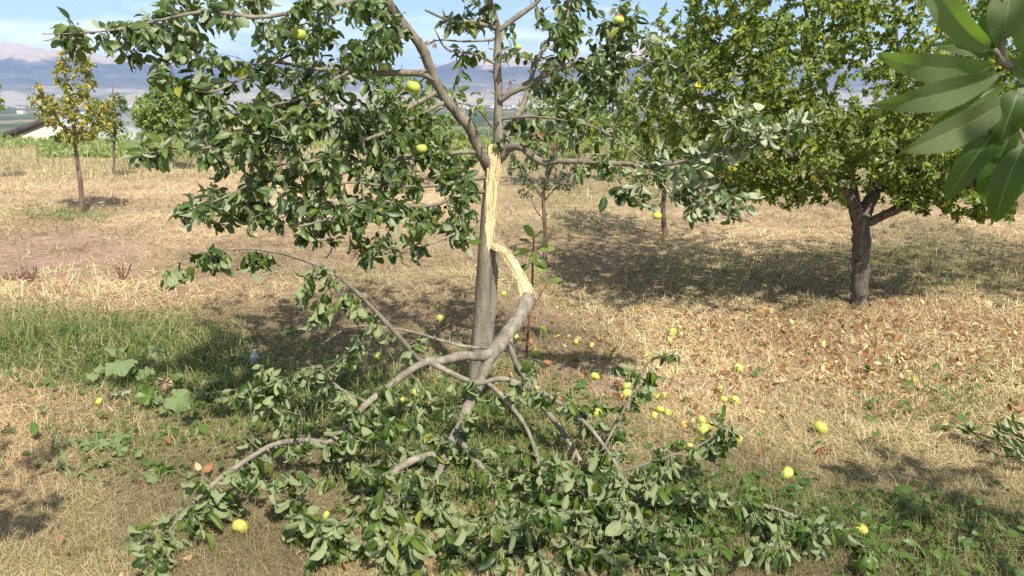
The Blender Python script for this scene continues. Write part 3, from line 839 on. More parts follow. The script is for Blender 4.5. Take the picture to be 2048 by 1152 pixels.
    Q([(858, 722, 3.22, 7), (900, 741, 3.2, 7), (955, 763, 3.17, 6.5), (1005, 765, 3.15, 6.5), (1060, 778, 3.12, 6), (1112, 802, 3.06, 5.5), (1170, 846, 2.96, 5), (1220, 910, 2.84, 4.5), (1252, 972, 2.72, 4), (1295, 1030, 2.6, 3), (1340, 1100, 2.5, 2)])
    Q([(886, 906, 2.92, 9), (832, 924, 2.86, 9), (775, 947, 2.8, 9), (736, 984, 2.72, 8), (712, 1020, 2.66, 7), (696, 1062, 2.58, 5)])
    Q([(890, 900, 2.92, 9), (876, 950, 2.84, 8.5), (860, 995, 2.74, 8.5), (838, 1038, 2.66, 8), (818, 1070, 2.58, 6)])
    Q([(912, 872, 3.0, 7), (958, 928, 2.88, 6.5), (985, 972, 2.8, 6), (1012, 1022, 2.68, 5), (1040, 1090, 2.52, 4), (1060, 1150, 2.4, 3)])
    Q([(1018, 660, 3.46, 8), (1026, 712, 3.4, 7), (1047, 758, 3.32, 7), (1082, 805, 3.22, 7), (1120, 860, 3.1, 6.5), (1160, 922, 2.98, 6), (1190, 970, 2.88, 5), (1240, 1040, 2.72, 3.5)])
    Q([(975, 764, 3.17, 6), (1012, 800, 3.1, 5.5), (1050, 850, 3.0, 5), (1074, 910, 2.86, 5), (1086, 962, 2.74, 4.5), (1098, 1020, 2.62, 4), (1112, 1110, 2.46, 3)])
    Q([(988, 696, 3.4, 4), (940, 692, 3.36, 4), (890, 681, 3.34, 3.5), (830, 665, 3.3, 3), (770, 655, 3.28, 2.5), (700, 655, 3.24, 2), (640, 690, 3.2, 1.2)], 8)
    Q([(1205, 900, 2.86, 3), (1250, 812, 2.95, 3), (1277, 760, 2.98, 2.5), (1297, 725, 3.0, 2), (1345, 702, 3.0, 1)], 8)
    Q([(1240, 945, 2.77, 3), (1330, 915, 2.74, 2.5), (1400, 890, 2.74, 2), (1470, 840, 2.76, 1.2)], 8)
    Q([(1290, 1030, 2.6, 5), (1390, 1035, 2.56, 5), (1450, 1010, 2.6, 4), (1520, 1012, 2.58, 3.5), (1590, 1034, 2.54, 3), (1660, 1068, 2.48, 2), (1760, 1110, 2.42, 1.2)], 8)
    Q([(736, 806, 3.04, 4), (700, 785, 3.0, 3.5), (672, 770, 2.98, 3), (640, 730, 2.95, 2)], 8)
    Q([(740, 984, 2.72, 4), (770, 985, 2.68, 4), (800, 1030, 2.6, 3.5), (812, 1100, 2.5, 3), (815, 1152, 2.4, 2)], 8)
    Q([(1150, 905, 3.0, 4), (1110, 1010, 2.7, 3), (1060, 1090, 2.55, 2.5), (1010, 1130, 2.45, 2)], 8)
    # torn bark along the hanging limb, end of the strip
    s2, r2 = cat(sk2), cat(sr2)
    fb = [(340, 540, 40, 12, 4, 2.78, 2.85), (440, 510, 70, 22, 12, 2.82, 2.9), (520, 525, 30, 25, 6, 2.86, 2.92), (625, 565, 45, 45, 9, 2.9, 3.02), (640, 610, 30, 30, 5, 2.92, 3.0), (690, 660, 30, 50, 6, 3.0, 3.1), (720, 610, 30, 40, 4, 3.0, 3.1),
          (600, 760, 120, 60, 20, 2.85, 3.1), (520, 800, 70, 60, 12, 2.75, 2.95), (650, 850, 100, 60, 16, 2.8, 3.0), (760, 800, 100, 60, 14, 2.95, 3.15), (540, 900, 70, 50, 8, 2.72, 2.85), (450, 960, 80, 40, 10, 2.6, 2.75), (370, 1040, 60, 40, 9, 2.48, 2.62), (300, 1110, 60, 45, 12, 2.32, 2.46), (430, 1020, 50, 35, 6, 2.56, 2.66),
          (800, 870, 90, 50, 12, 2.85, 3.0), (850, 700, 80, 30, 4, 3.2, 3.3), (950, 790, 80, 50, 7, 3.1, 3.2), (920, 870, 70, 50, 10, 2.9, 3.0), (1060, 790, 80, 40, 8, 3.05, 3.15), (1150, 820, 60, 50, 7, 2.95, 3.05), (1210, 880, 50, 50, 8, 2.82, 2.92), (1275, 780, 50, 60, 9, 2.92, 3.0), (1080, 720, 40, 30, 4, 3.3, 3.4), (1330, 705, 30, 15, 2, 2.98, 3.0),
          (1010, 900, 70, 50, 10, 2.75, 2.95), (1110, 950, 70, 50, 12, 2.7, 2.9), (1230, 960, 80, 40, 14, 2.66, 2.8), (1380, 900, 80, 40, 13, 2.7, 2.8), (1450, 860, 40, 35, 6, 2.72, 2.8), (1330, 960, 90, 45, 14, 2.6, 2.75), (1440, 1010, 90, 30, 12, 2.55, 2.62),
          (700, 1090, 120, 60, 32, 2.35, 2.6), (840, 1090, 100, 60, 26, 2.36, 2.6), (980, 1080, 100, 70, 30, 2.36, 2.65), (1110, 1070, 110, 80, 40, 2.36, 2.7), (1240, 1060, 110, 70, 38, 2.38, 2.7), (1340, 1110, 90, 45, 20, 2.36, 2.55), (760, 1010, 60, 30, 6, 2.6, 2.7), (1050, 1000, 70, 40, 12, 2.6, 2.75), (1160, 1010, 70, 40, 14, 2.6, 2.75), (880, 1000, 60, 40, 6, 2.62, 2.75),
          (770, 960, 90, 40, 12, 2.72, 2.85), (830, 1010, 80, 40, 12, 2.6, 2.74), (700, 930, 70, 40, 8, 2.78, 2.9), (560, 960, 60, 40, 7, 2.62, 2.76), (620, 1040, 60, 40, 9, 2.45, 2.6), (930, 960, 70, 40, 10, 2.74, 2.86), (1560, 1040, 70, 25, 8, 2.5, 2.56), (1660, 1050, 50, 30, 8, 2.47, 2.53), (1550, 1110, 70, 30, 9, 2.4, 2.45), (1740, 1110, 50, 25, 6, 2.4, 2.44), (900, 1180, 400, 30, 40, 2.25, 2.4), (1300, 1180, 200, 25, 14, 2.27, 2.36)]
    fb = [(*b_[:4], max(2, int(b_[4] * (1.05 if b_[1] >= 990 else 1.2))), b_[5] - 0.16, b_[6] - 0.03) if b_[1] >= 940 else b_ for b_ in fb]
    T = blob_targets(fb)
    T[:, 2] = np.maximum(T[:, 2], 0.06)
    arr3 = grow(s2, r2, T, 7.5, 0.062, dict(flip=0.40, droop=-1.0, scatter=0.72, toward=0.3, tipspan=0.26), lm, up=0.0, sag=0.12, rmax=0.005)
    arr3[0][:, 2] = np.maximum(arr3[0][:, 2], 0.03)
    lmo = lm.obj('broken_limb', M_bark, root)
    lmo['label'] = 'heavy side limb torn down, resting its leafy ends on the grass'
    lf = leaves_obj('leaves', arr3, M_leaf_fall, lmo, 7, 5, 0.3, (-0.3, 2.3), (0.1, 1.05), 0.13)
    lf.location = (0, 0, 0)
    # the tongue of split wood that still joins limb and trunk --------------------------
    sp = [(984, 489, 3.765, 3), (993, 493, 3.75, 7), (1010, 505, 3.72, 9), (1028, 531, 3.69, 9.5), (1042, 556, 3.65, 9.5), (1049, 572, 3.62, 11.5), (1053, 584, 3.60, 15), (1055, 592, 3.595, 16)]
    P = np.array([[*PX(a_, b_, c_), d_ * 3.85 / F] for a_, b_, c_, d_ in sp])
    S = spline(P, 8)
    wv = norm(np.array([0.93, -0.30, 0.30]))
    T_ = norm(np.gradient(S[:, :3], axis=0))
    nrm = norm(np.cross(wv, T_))
    nrm = np.where((nrm[:, 1:2] > 0), -nrm, nrm)
    vs = np.linspace(-1, 1, 13)
    ridge = 0.0008 * np.sin(vs * 9)[None] + 0.006 * (fbm(np.tile(vs * 6, (len(S), 1)), np.tile(np.arange(len(S))[:, None] * 0.15, (1, 13)), 3) - 0.5)
    edge = 1 + 0.10 * (fbm(np.arange(len(S)) * 0.35, np.zeros(len(S)), 3) - 0.5)[:, None] * np.sign(vs)[None]
    side = norm(np.cross(T_, nrm))
    Vt = S[:, None, :3] + side[:, None] * (vs[None] * S[:, 3:4] * edge)[..., None] + nrm[:, None] * (ridge + 0.004 - 0.006 * vs[None] ** 2)[..., None]
    th = (0.006 + 0.010 * np.sqrt(np.clip(1 - vs ** 2, 0, 1)))[None, :, None]
    Vb = Vt - nrm[:, None] * th
    mq, kq = len(S), 13
    i = np.arange(mq - 1)[:, None] * kq; j = np.arange(kq - 1)[None]
    q = np.stack([i + j, i + j + 1, i + kq + j + 1, i + kq + j], -1).reshape(-1, 4)
    st = MB(); st.add(Vt.reshape(-1, 3), q)
    for q_ in range(16):    # splinters at the broken end
        x0 = rng.uniform(-0.8, 0.9)
        p0 = S[-6, :3] + side[-6] * x0 * S[-6, 3] * 0.8; p1 = S[-1, :3] + side[-1] * (x0 * S[-1, 3]) + np.array([0.002, 0, -0.006 * rng.random()])
        st.tube(np.array([p0, (p0 + p1) / 2 + nrm[-3] * 0.004, p1]), [0.003, 0.004, 0.002], 4)
    for q_ in range(44):    # loose fibres along both edges of the tongue
        i0 = int(rng.integers(2, len(S) - 4)); sg = rng.choice([-1, 1])
        p0 = S[i0, :3] + side[i0] * sg * S[i0, 3] * edge[i0, 0 if sg < 0 else 12] * 0.96 + nrm[i0] * 0.001
        dr = norm(T_[i0]) * rng.choice([-1, 1]); l_ = rng.uniform(0.012, 0.045)
        p1 = p0 + dr * l_ + side[i0] * sg * rng.uniform(0.001, 0.008) + nrm[i0] * rng.uniform(-0.002, 0.005)
        st.tube(np.array([p0, (p0 + p1) / 2 + nrm[i0] * 0.001, p1]), [0.0026, 0.0018, 0.0004], 4, cap=False)
    sto = st.obj('torn_strip', M_wood, lmo, loc=(0, 0, 0))
    sto['label'] = 'curved tongue of pale split wood joining limb and trunk'
    kb = MB(); kb.add(Vb.reshape(-1, 3), q[:, ::-1])
    # side walls of the tongue
    for c0 in (0, kq - 1):
        idx = np.arange(mq) * kq + c0
        W2 = np.concatenate([Vt.reshape(-1, 3)[idx], Vb.reshape(-1, 3)[idx]])
        qq = np.array([[w, w + 1, mq + w + 1, mq + w] for w in range(mq - 1)])
        kb.add(W2, qq)
    # strip of bark still hugging the right hand side of the trunk below the tear
    bs = [(986, 492, 3.80, 8), (988, 520, 3.845, 9), (985, 570, 3.85, 10), (980, 640, 3.85, 11), (972, 710, 3.85, 11), (964, 770, 3.85, 11), (958, 815, 3.85, 11)]
    P = np.array([[*PX(a_, b_, c_), d_ * 3.9 / F] for a_, b_, c_, d_ in bs]); S = spline(P, 6)
    kb.tube(S[:, :3], S[:, 3], 14, 0.06)
    kb.obj('bark_strip', M_bark, lmo, loc=(0, 0, 0))
    return root


broken_tree()


def orchard_tree(name, label, base_px, limbs, blobs, leafmat, barkmat, L=0.05, leaf_n=8, style=None, group=None, nu=3, nv=3, up=0.25, sides=6, rmax=0.01, pet=0.0, dens=1.0):
    base = PZ(base_px[0], base_px[1], 0.0)
    base[2] = float(hgt(base[0], base[1]))
    root = empty(name, base, label, 'tree', group)
    tb = MB(); sk, sr = [], []
    blobs = [(*b_[:4], int(b_[4] * dens), *b_[5:]) for b_ in blobs]
    for sp in limbs:
        limb(tb, sp, sk, sr, 12 if sp[0][3] > 8 else 8, 0.08)
    st = dict(flip=0.1, droop=-0.25, scatter=0.6, toward=0.3, along=0.6); st.update(style or {})
    arr = grow(cat(sk), cat(sr), blob_targets(blobs), leaf_n, L, st, tb, up=up, sides=4, kseg=4, rmax=rmax)
    tb.obj('trunk', barkmat, root)
    leaves_obj('crown', arr, leafmat, root, nu, nv, pet, (0.1, 1.2), (0.05, 0.7), 0.0)
    return root


# the big tree on the right
def Y_of(py):
    return float(PZ(1024, py, 0.0)[1])


YR = Y_of(610)
orchard_tree('orchard_tree', 'dense green orchard tree with three heavy limbs and yellowing leaves on the right', (1718, 610),
    [[(1719, 622, YR, 24), (1719, 600, YR, 20), (1720, 560, YR, 18), (1722, 500, YR, 18), (1722, 455, YR, 19), (1724, 430, YR, 17)],
     [(1722, 462, YR, 16), (1712, 425, YR - .05, 14), (1706, 408, YR - .06, 12), (1690, 385, YR - .1, 11), (1655, 355, YR - .2, 9), (1610, 330, YR - .3, 7), (1540, 280, YR - .4, 5), (1440, 200, YR - .4, 3)],
     [(1724, 455, YR, 15), (1735, 412, YR + .05, 14), (1752, 380, YR + .1, 12), (1785, 320, YR + .2, 9), (1800, 220, YR + .3, 7), (1790, 60, YR + .3, 5), (1780, -120, YR + .3, 3)],
     [(1728, 450, YR - .02, 10), (1755, 440, YR - .05, 10), (1800, 420, YR - .1, 10), (1860, 394, YR - .15, 9.5), (1930, 370, YR - .2, 8.5), (1990, 345, YR - .25, 7.5), (2060, 315, YR - .3, 6), (2160, 250, YR - .3, 4)], [(1860, 394, YR - .15, 4), (1890, 420, YR - .2, 2.5), (1960, 435, YR - .25, 1.6)],
     [(1716, 420, YR + .02, 9), (1700, 330, YR + .1, 7), (1660, 220, YR + .1, 6), (1620, 80, YR + .1, 4), (1600, -60, YR + .1, 3)],
     [(1790, 300, YR + .2, 6), (1880, 180, YR + .1, 5), (1950, 40, YR, 3)]],
    [(1700, 140, 330, 200, 330, YR - 1.3, YR + 1.2), (1650, 300, 280, 90, 130, YR - 1.0, YR + .9), (1460, 200, 170, 160, 130, YR - .9, YR + .7), (1960, 240, 170, 160, 130, YR - .9, YR + .8), (1900, 60, 230, 150, 110, YR - 1, YR + 1),
     (1560, 30, 190, 110, 90, YR - .9, YR + .9), (1700, -130, 330, 130, 120, YR - 1, YR + 1), (1400, 100, 60, 70, 20, YR - .4, YR + .4), (1900, 400, 90, 40, 18, YR - .4, YR + .2), (1470, 350, 110, 40, 34, YR - .5, YR + .5), (1620, 395, 80, 25, 14, YR - .4, YR + .4), (2100, 320, 80, 80, 25, YR - .6, YR + .4), (1930, 335, 130, 70, 70, YR - .6, YR + .5), (1960, 385, 90, 45, 14, YR - .5, YR + .2), (1820, 385, 60, 35, 16, YR - .5, YR + .2), (1800, 330, 130, 60, 45, YR - .6, YR + .5), (2060, 150, 120, 150, 60, YR - .8, YR + .8), (1560, 360, 130, 50, 45, YR - .5, YR + .5), (1330, 200, 70, 120, 40, YR - .2, YR + .6), (1740, -330, 300, 190, 190, YR - 1, YR + 1.1), (1990, 420, 60, 30, 9, YR - .4, YR + .1)],
    M_leaf_big, M_bark_old, 0.047, 18, dict(toward=0.85, droop=-0.2, scatter=0.8, tipspan=0.34), nu=4, up=0.2, dens=2.5)

YT = Y_of(470)
orchard_tree('orchard_tree', 'slender tree with upright shoots standing between the silvery bough and the big right tree', (1332, 470),
    [[(1331, 475, YT, 8), (1331, 420, YT, 6.5), (1328, 360, YT, 6), (1322, 290, YT, 5), (1315, 180, YT, 4), (1325, 60, YT, 2)],
     [(1328, 350, YT, 4), (1290, 280, YT, 3), (1260, 180, YT, 2), (1245, 90, YT, 1.5)], [(1325, 330, YT, 4), (1370, 240, YT, 3), (1385, 130, YT, 2), (1378, 50, YT, 1)]],
    [(1310, 240, 85, 110, 95, YT - .7, YT + .7), (1330, 110, 60, 80, 38, YT - .4, YT + .4), (1340, 40, 25, 40, 9, YT - .2, YT + .2), (1250, 180, 25, 90, 16, YT - .3, YT + .3), (1300, 330, 90, 40, 34, YT - .5, YT + .5), (1390, 70, 20, 50, 8, YT - .2, YT + .2)],
    M_leaf_big, M_bark_thin, 0.056, 13, dict(along=0.8, tipspan=0.45, toward=0.9), up=0.3, dens=2.6)

YS = Y_of(525)
orchard_tree('young_tree', 'small thin dark leaved sapling behind the red stemmed shoot', (1089, 525),
    [[(1089, 532, YS, 6), (1089, 470, YS, 5), (1088, 410, YS, 4.5), (1090, 380, YS, 4), (1100, 340, YS, 2.5), (1110, 300, YS, 1.5)],
     [(1089, 402, YS, 3), (1065, 370, YS, 2.4), (1045, 345, YS, 1.6), (1030, 310, YS, 1.2)], [(1089, 400, YS, 3), (1120, 365, YS, 2), (1150, 340, YS, 1.5)], [(1088, 440, YS, 1.6), (1072, 420, YS - .1, 1.2), (1062, 395, YS - .1, 1)]],
    [(1090, 345, 80, 35, 42, YS - .5, YS + .5), (1060, 300, 60, 40, 18, YS - .4, YS + .4), (1130, 310, 60, 40, 16, YS - .4, YS + .4), (1050, 385, 30, 15, 6, YS - .2, YS + .2), (1130, 380, 25, 12, 4, YS - .2, YS + .2)],
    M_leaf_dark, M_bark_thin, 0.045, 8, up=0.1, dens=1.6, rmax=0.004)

YL = Y_of(425)
orchard_tree('young_tree', 'young yellowing tree on a thin bare trunk in the straw, far left', (163, 425),
    [[(165, 430, YL, 5), (160, 370, YL, 4.4), (153, 310, YL, 4), (148, 270, YL, 3.2), (143, 210, YL, 2.2), (130, 150, YL, 2), (122, 105, YL, 1)],
     [(150, 290, YL, 3), (175, 220, YL, 2.2), (172, 150, YL, 1.5), (180, 110, YL, 1)], [(150, 290, YL, 2.5), (110, 230, YL, 2), (80, 175, YL, 1.2)], [(151, 288, YL, 2.5), (190, 250, YL, 2), (225, 195, YL, 1.2)]],
    [(150, 230, 65, 50, 64, YL - .45, YL + .45), (130, 140, 22, 45, 16, YL - .2, YL + .2), (170, 150, 25, 45, 16, YL - .2, YL + .2), (80, 200, 28, 35, 14, YL - .2, YL + .2), (205, 230, 30, 35, 16, YL - .25, YL + .25), (150, 275, 45, 15, 12, YL - .2, YL + .2)],
    M_leaf_yellow, M_bark_thin, 0.066, 10, dict(along=0.7, tipspan=0.35, toward=0.9), up=0.3, dens=3.4, rmax=0.005)
YL2 = 15.5
orchard_tree('young_tree', 'dark leaved tree showing right behind the young yellowing tree', (228, 345),
    [[(228, 346, YL2, 2.6), (228, 290, YL2, 2.4), (228, 230, YL2, 1.8), (225, 170, YL2, 1)]],
    [(232, 220, 24, 35, 26, YL2 - .4, YL2 + .4), (222, 260, 34, 22, 16, YL2 - .4, YL2 + .4)],
    M_leaf_main, M_bark_thin, 0.10, 9, up=0.3, dens=2, rmax=0.006)
YL3 = Y_of(338)
orchard_tree('young_tree', 'rounded green young tree before the grey roof, second from the left', (345, 338),
    [[(346, 340, YL3, 4), (344, 310, YL3, 3.5), (338, 270, YL3, 3), (325, 200, YL3, 2), (318, 140, YL3, 1)], [(340, 280, YL3, 2.5), (365, 220, YL3, 1.5)], [(340, 280, YL3, 2.5), (290, 230, YL3, 1.5), (270, 195, YL3, 1)]],
    [(328, 225, 52, 55, 110, YL3 - .6, YL3 + .6), (320, 165, 22, 38, 22, YL3 - .3, YL3 + .3), (285, 225, 25, 30, 14, YL3 - .3, YL3 + .3)],
    M_leaf_light, M_bark_thin, 0.11, 12, dict(along=0.8, tipspan=0.5, toward=1.3), up=0.35, dens=3.6, rmax=0.006)
orchard_tree('young_tree', 'green tree cut off by the left edge of the view above the white shed', (-22, 345),
    [[(-20, 346, 15, 4), (-20, 250, 15, 3), (-15, 160, 15, 1)]],
    [(-20, 200, 28, 45, 40, 14.6, 15.4)], M_leaf_light, M_bark_thin, 0.10, 10, up=0.3, dens=2)
orchard_tree('orchard_tree', 'orchard tree just outside the right edge, unseen but for its shade', (2790, 612),  # whole crown stands out of view, filled out to shade the ground at right
    [[(2790, 616, YR, 20), (2790, 540, YR, 17), (2790, 440, YR, 17)], [(2790, 450, YR, 12), (2650, 360, YR, 9), (2480, 280, YR, 6), (2380, 200, YR, 3)], [(2790, 450, YR, 12), (2820, 250, YR, 8), (2800, 0, YR, 4)], [(2790, 450, YR, 10), (2950, 330, YR, 7), (3080, 200, YR, 4)]],
    [(2780, 140, 500, 240, 330, YR - 1.3, YR + 1.6), (2550, 330, 330, 80, 120, YR - .6, YR + 1.2), (2340, 200, 170, 190, 260, YR - .7, YR + 1.3), (2560, -180, 400, 220, 260, YR - 1, YR + 1.4)],
    M_leaf_big, M_bark_old, 0.06, 12, dict(toward=0.5), nu=3, up=0.2)
bk = [('light green bushy tree standing behind the left main bough of the broken tree', 790, 372, [(800, 225, 75, 80, 70), (770, 170, 25, 45, 16), (850, 250, 60, 50, 36)], M_leaf_light),
      ('light green tree rising behind the broken leader against the mountains', 1150, 375, [(1130, 240, 85, 80, 84), (1110, 160, 40, 50, 22), (1180, 180, 40, 60, 26)], M_leaf_light),
      ('pale tree with drooping shoots to the left of the slender tree', 1225, 365, [(1225, 230, 50, 100, 66), (1210, 140, 22, 60, 18)], M_leaf_light),
      ('shaded orchard tree standing directly behind the big right tree', 1560, 372, [(1560, 260, 150, 90, 120), (1500, 180, 90, 80, 40)], M_leaf_big),
      ('farthest orchard tree behind the right limb of the big right tree', 1900, 366, [(1900, 240, 170, 100, 130)], M_leaf_big),
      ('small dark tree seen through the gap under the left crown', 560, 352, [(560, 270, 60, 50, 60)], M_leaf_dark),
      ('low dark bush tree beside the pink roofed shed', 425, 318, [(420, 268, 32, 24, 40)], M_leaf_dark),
      ('bushy tree behind the split trunk seen below the left boughs', 905, 362, [(900, 300, 75, 40, 55)], M_leaf_light)]
for lb, bx, by, bls, mt in bk:
    yy_ = Y_of(by)
    orchard_tree('orchard_tree', lb, (bx, by), [[(bx, by + 3, yy_, 5), (bx, (by + bls[0][1]) / 2, yy_, 4), (bls[0][0], bls[0][1], yy_, 3), (bls[0][0], bls[0][1] - bls[0][3] * 0.7, yy_, 1.2)]],
                 [(b_[0], b_[1], b_[2], b_[3], b_[4], yy_ - b_[2] * yy_ / F * 0.8, yy_ + b_[2] * yy_ / F * 0.8) for b_ in bls], mt, M_bark_thin, 0.0066 * yy_, 12, dict(along=0.8, tipspan=0.05 * yy_, toward=0.9), up=0.3, dens=2.8)

# ------------------------------------------------------------------ shoot, weeds and other plants
def small_plant(name, label, spec_list, leaves, stem_mat, leaf_m, cat_='plant', group=None, L=0.06, nu=6, nv=5):
    """spec_list: stems as limb specs; leaves: (px, py, depth, dirx, diry, len px)"""
    p0 = PX(*spec_list[0][0][:3])
    root = empty(name, p0, label, cat_, group)
    st = MB(); sk, sr = [], []
    for sp in spec_list: limb(st, sp, sk, sr, 6, 0.03)
    st.obj('stem', stem_mat, root)
    B = np.array([PX(l[0], l[1], l[2]) for l in leaves])
    D = np.array([[l[3], -0.35 if len(l) < 7 else l[6], -l[4]] for l in leaves], float)
    Nn = np.tile([0.0, -0.6, 0.8], (len(B), 1)) + rng.normal(0, 0.3, (len(B), 3))
    Ls = np.array([l[5] * np.linalg.norm(b_ - np.array([0, 0, CAMH])) / F for l, b_ in zip(leaves, B)])
    leaves_obj('leaves', (B, D, Nn, Ls, Ls * rng.uniform(0.5, 0.65, len(B))), leaf_m, root, nu, nv, 0.2, (0.2, 1.2), (0.1, 0.5), 0.08)
    return root


small_plant('sucker_shoot', 'tall red stemmed shoot with a few green leaves right of the hanging limb',
    [[(1052, 712, Y_of(712), 3.5), (1060, 640, Y_of(712), 3.2), (1064, 580, Y_of(712), 3), (1065, 520, Y_of(712), 2.5), (1068, 470, Y_of(712), 1.5)],
     [(1062, 622, Y_of(712), 2.2), (1080, 590, Y_of(712), 2), (1096, 566, Y_of(712), 1.2)]],
    [(1067, 478, 4.4, -0.5, -1, 30), (1068, 480, 4.4, 0.5, -1, 26), (1066, 500, 4.4, -1, 0.1, 34), (1067, 500, 4.4, 1, -0.3, 36), (1066, 515, 4.4, 0.9, 0.4, 30), (1065, 530, 4.4, -1, 0.3, 28), (1066, 530, 4.4, 0.8, 0.2, 28), (1065, 500, 4.4, 0.2, 1, 24), (1096, 568, 4.4, 0.9, -0.6, 26), (1094, 568, 4.4, -0.6, -0.8, 20), (1074, 650, 4.4, 0.8, 0.5, 24), (1066, 490, 4.4, -.7, -.5, 28), (1050, 640, 4.4, -.8, .5, 18)],
    M_stem_red, M_leaf_light)


def lobed_leaf(mb, B, D, N, R, rnd):
    """one broad rounded lobed leaf (mallow, burdock)"""
    D = norm(D); S = norm(np.cross(D, N)); N = np.cross(S, D)
    k = 49; rings = 5
    a = np.linspace(-PI * 0.93, PI * 0.93, k)
    rim = (0.86 + 0.14 * np.cos(a)) * (1 + 0.07 * np.cos(7 * a) + 0.05 * np.cos(3 * a + rnd * 20) + 0.03 * np.cos(21 * a) + 0.025 * rng.normal(0, 1, k)) * (1 - 0.3 * (np.abs(a) / PI) ** 6)
    V = []; A = []
    for q in range(rings + 1):
        t = q / rings
        x = rim * np.cos(a) * R * t; y = rim * np.sin(a) * R * t
        z = R * (0.30 * t ** 2 * (0.6 * np.cos(5 * a + rnd * 9) + 0.5 * np.cos(2 * a + rnd * 5)) - 0.22 * t ** 2)
        V.append(B + np.outer(x, D) + np.outer(y, S) + np.outer(z, N))
        A.append(np.stack([0.3 + 0.6 * t * np.ones(k), np.abs(np.sin(3.5 * a)) * 0.9 + 0.02, np.full(k, rnd)], -1))
    i = np.arange(rings)[:, None] * k; j = np.arange(k - 1)[None]
    q = np.stack([i + j, i + j + 1, i + k + j + 1, i + k + j], -1).reshape(-1, 4)
    mb.add(np.concatenate(V), q[:, ::-1], np.concatenate(A))
    return N


def broad_weed(label, spots, name='broadleaf_weed'):
    """spots: px, py (leaf centre), height, radius px"""
    cx = np.mean([s[0] for s in spots]); cyy = max(s[1] for s in spots) + 6
    base = PZ(cx, cyy, 0.0); base[2] = float(hgt(base[0], base[1]))
    root = empty(name, base, label, 'weed', 'broad leaved weeds in the grass')
    lv = MB(); st = MB()
    more = []
    for (px, py, h, r) in spots:
        more.append((px, py, h, r * 0.82))
        for _ in range(2):
            more.append((px + rng.normal(0, 1.0) * r, py + rng.normal(0, 0.35) * r, max(0.01, h * rng.uniform(0.3, 1.1)), r * rng.uniform(0.35, 0.6)))
    for (px, py, h, r) in more:
        c = PZ(px, py, h); R = 0.8 * r * np.linalg.norm(c - np.array([0, 0, CAMH])) / F
        d = c - base; d[2] = 0
        d = norm(d + rng.normal(0, 0.05, 3)) + np.array([0, 0, -0.15])
        nn = np.array([0.1, -0.25, 1.0]) + rng.normal(0, 0.42, 3)
        b0 = c - norm(d) * R * 0.2
        lobed_leaf(lv, b0, d, nn, R, rng.random())
        m_ = (base + b0) / 2 + np.array([0, 0, 0.03])
        st.tube(spline(np.array([base, m_, b0]), 4), np.linspace(0.003, 0.0016, 9), 5)
    lv.obj('leaves', M_leaf_weed, root, attr='luv')
    st.obj('stem', M_stem_green, root)


broad_weed('broad grey green weed with the largest drooping leaf in the left grass strip', [(240, 728, 0.16, 44), (205, 735, 0.10, 24), (320, 700, 0.18, 26), (290, 745, 0.08, 26)])
broad_weed('bright lobed weed at the front edge of the left grass strip', [(360, 800, 0.07, 42), (300, 790, 0.05, 24), (405, 780, 0.08, 22), (330, 820, 0.04, 22)])
broad_weed('broad dark weed between the thistle head and the fallen leaves', [(440, 790, 0.06, 26), (420, 760, 0.08, 24), (470, 810, 0.06, 20)])
broad_weed('small cluster of round weed leaves left of the bottom left branch', [(190, 860, 0.03, 18), (175, 890, 0.04, 20), (205, 888, 0.05, 18), (245, 868, 0.05, 24), (240, 900, 0.05, 20), (135, 882, 0.03, 14)])
broad_weed('single flat jagged weed leaf on the straw before the bottom left branch', [(332, 935, 0.03, 32), (300, 945, 0.02, 14)])
broad_weed('low dark weed leaves flat on the trampled lower left straw', [(115, 928, 0.03, 20), (200, 925, 0.03, 18), (90, 850, 0.02, 10), (185, 955, 0.02, 12)])
broad_weed('large pale mallow leaves under the fallen branches left of the trunk', [(615, 745, 0.14, 36), (690, 730, 0.1, 22), (640, 790, 0.08, 26), (560, 850, 0.05, 26)])
broad_weed('upright grey leaf of a weed at the foot of the split trunk', [(865, 790, 0.16, 30), (840, 820, 0.1, 24), (810, 770, 0.1, 20)])
broad_weed('green rosette weed below the reddish apple shoot', [(1130, 790, 0.03, 16), (1150, 778, 0.03, 14), (1175, 792, 0.03, 14), (1110, 800, 0.03, 16)])
broad_weed('little dark weed alone on the straw right of the scattered apples', [(1508, 742, 0.02, 9), (1520, 738, 0.02, 8), (1512, 748, 0.02, 7)])
broad_weed('little leafy weed alone on the straw right of the middle', [(1745, 812, 0.03, 9), (1738, 804, 0.02, 8), (1756, 802, 0.03, 9), (1748, 798, 0.03, 7)])
broad_weed('spreading green weed patch around the foot of the yellowing tree', [(60, 425, 0.08, 10), (90, 418, 0.1, 9), (120, 425, 0.1, 10), (190, 428, 0.12, 11), (205, 435, 0.08, 9), (140, 432, 0.08, 8)])

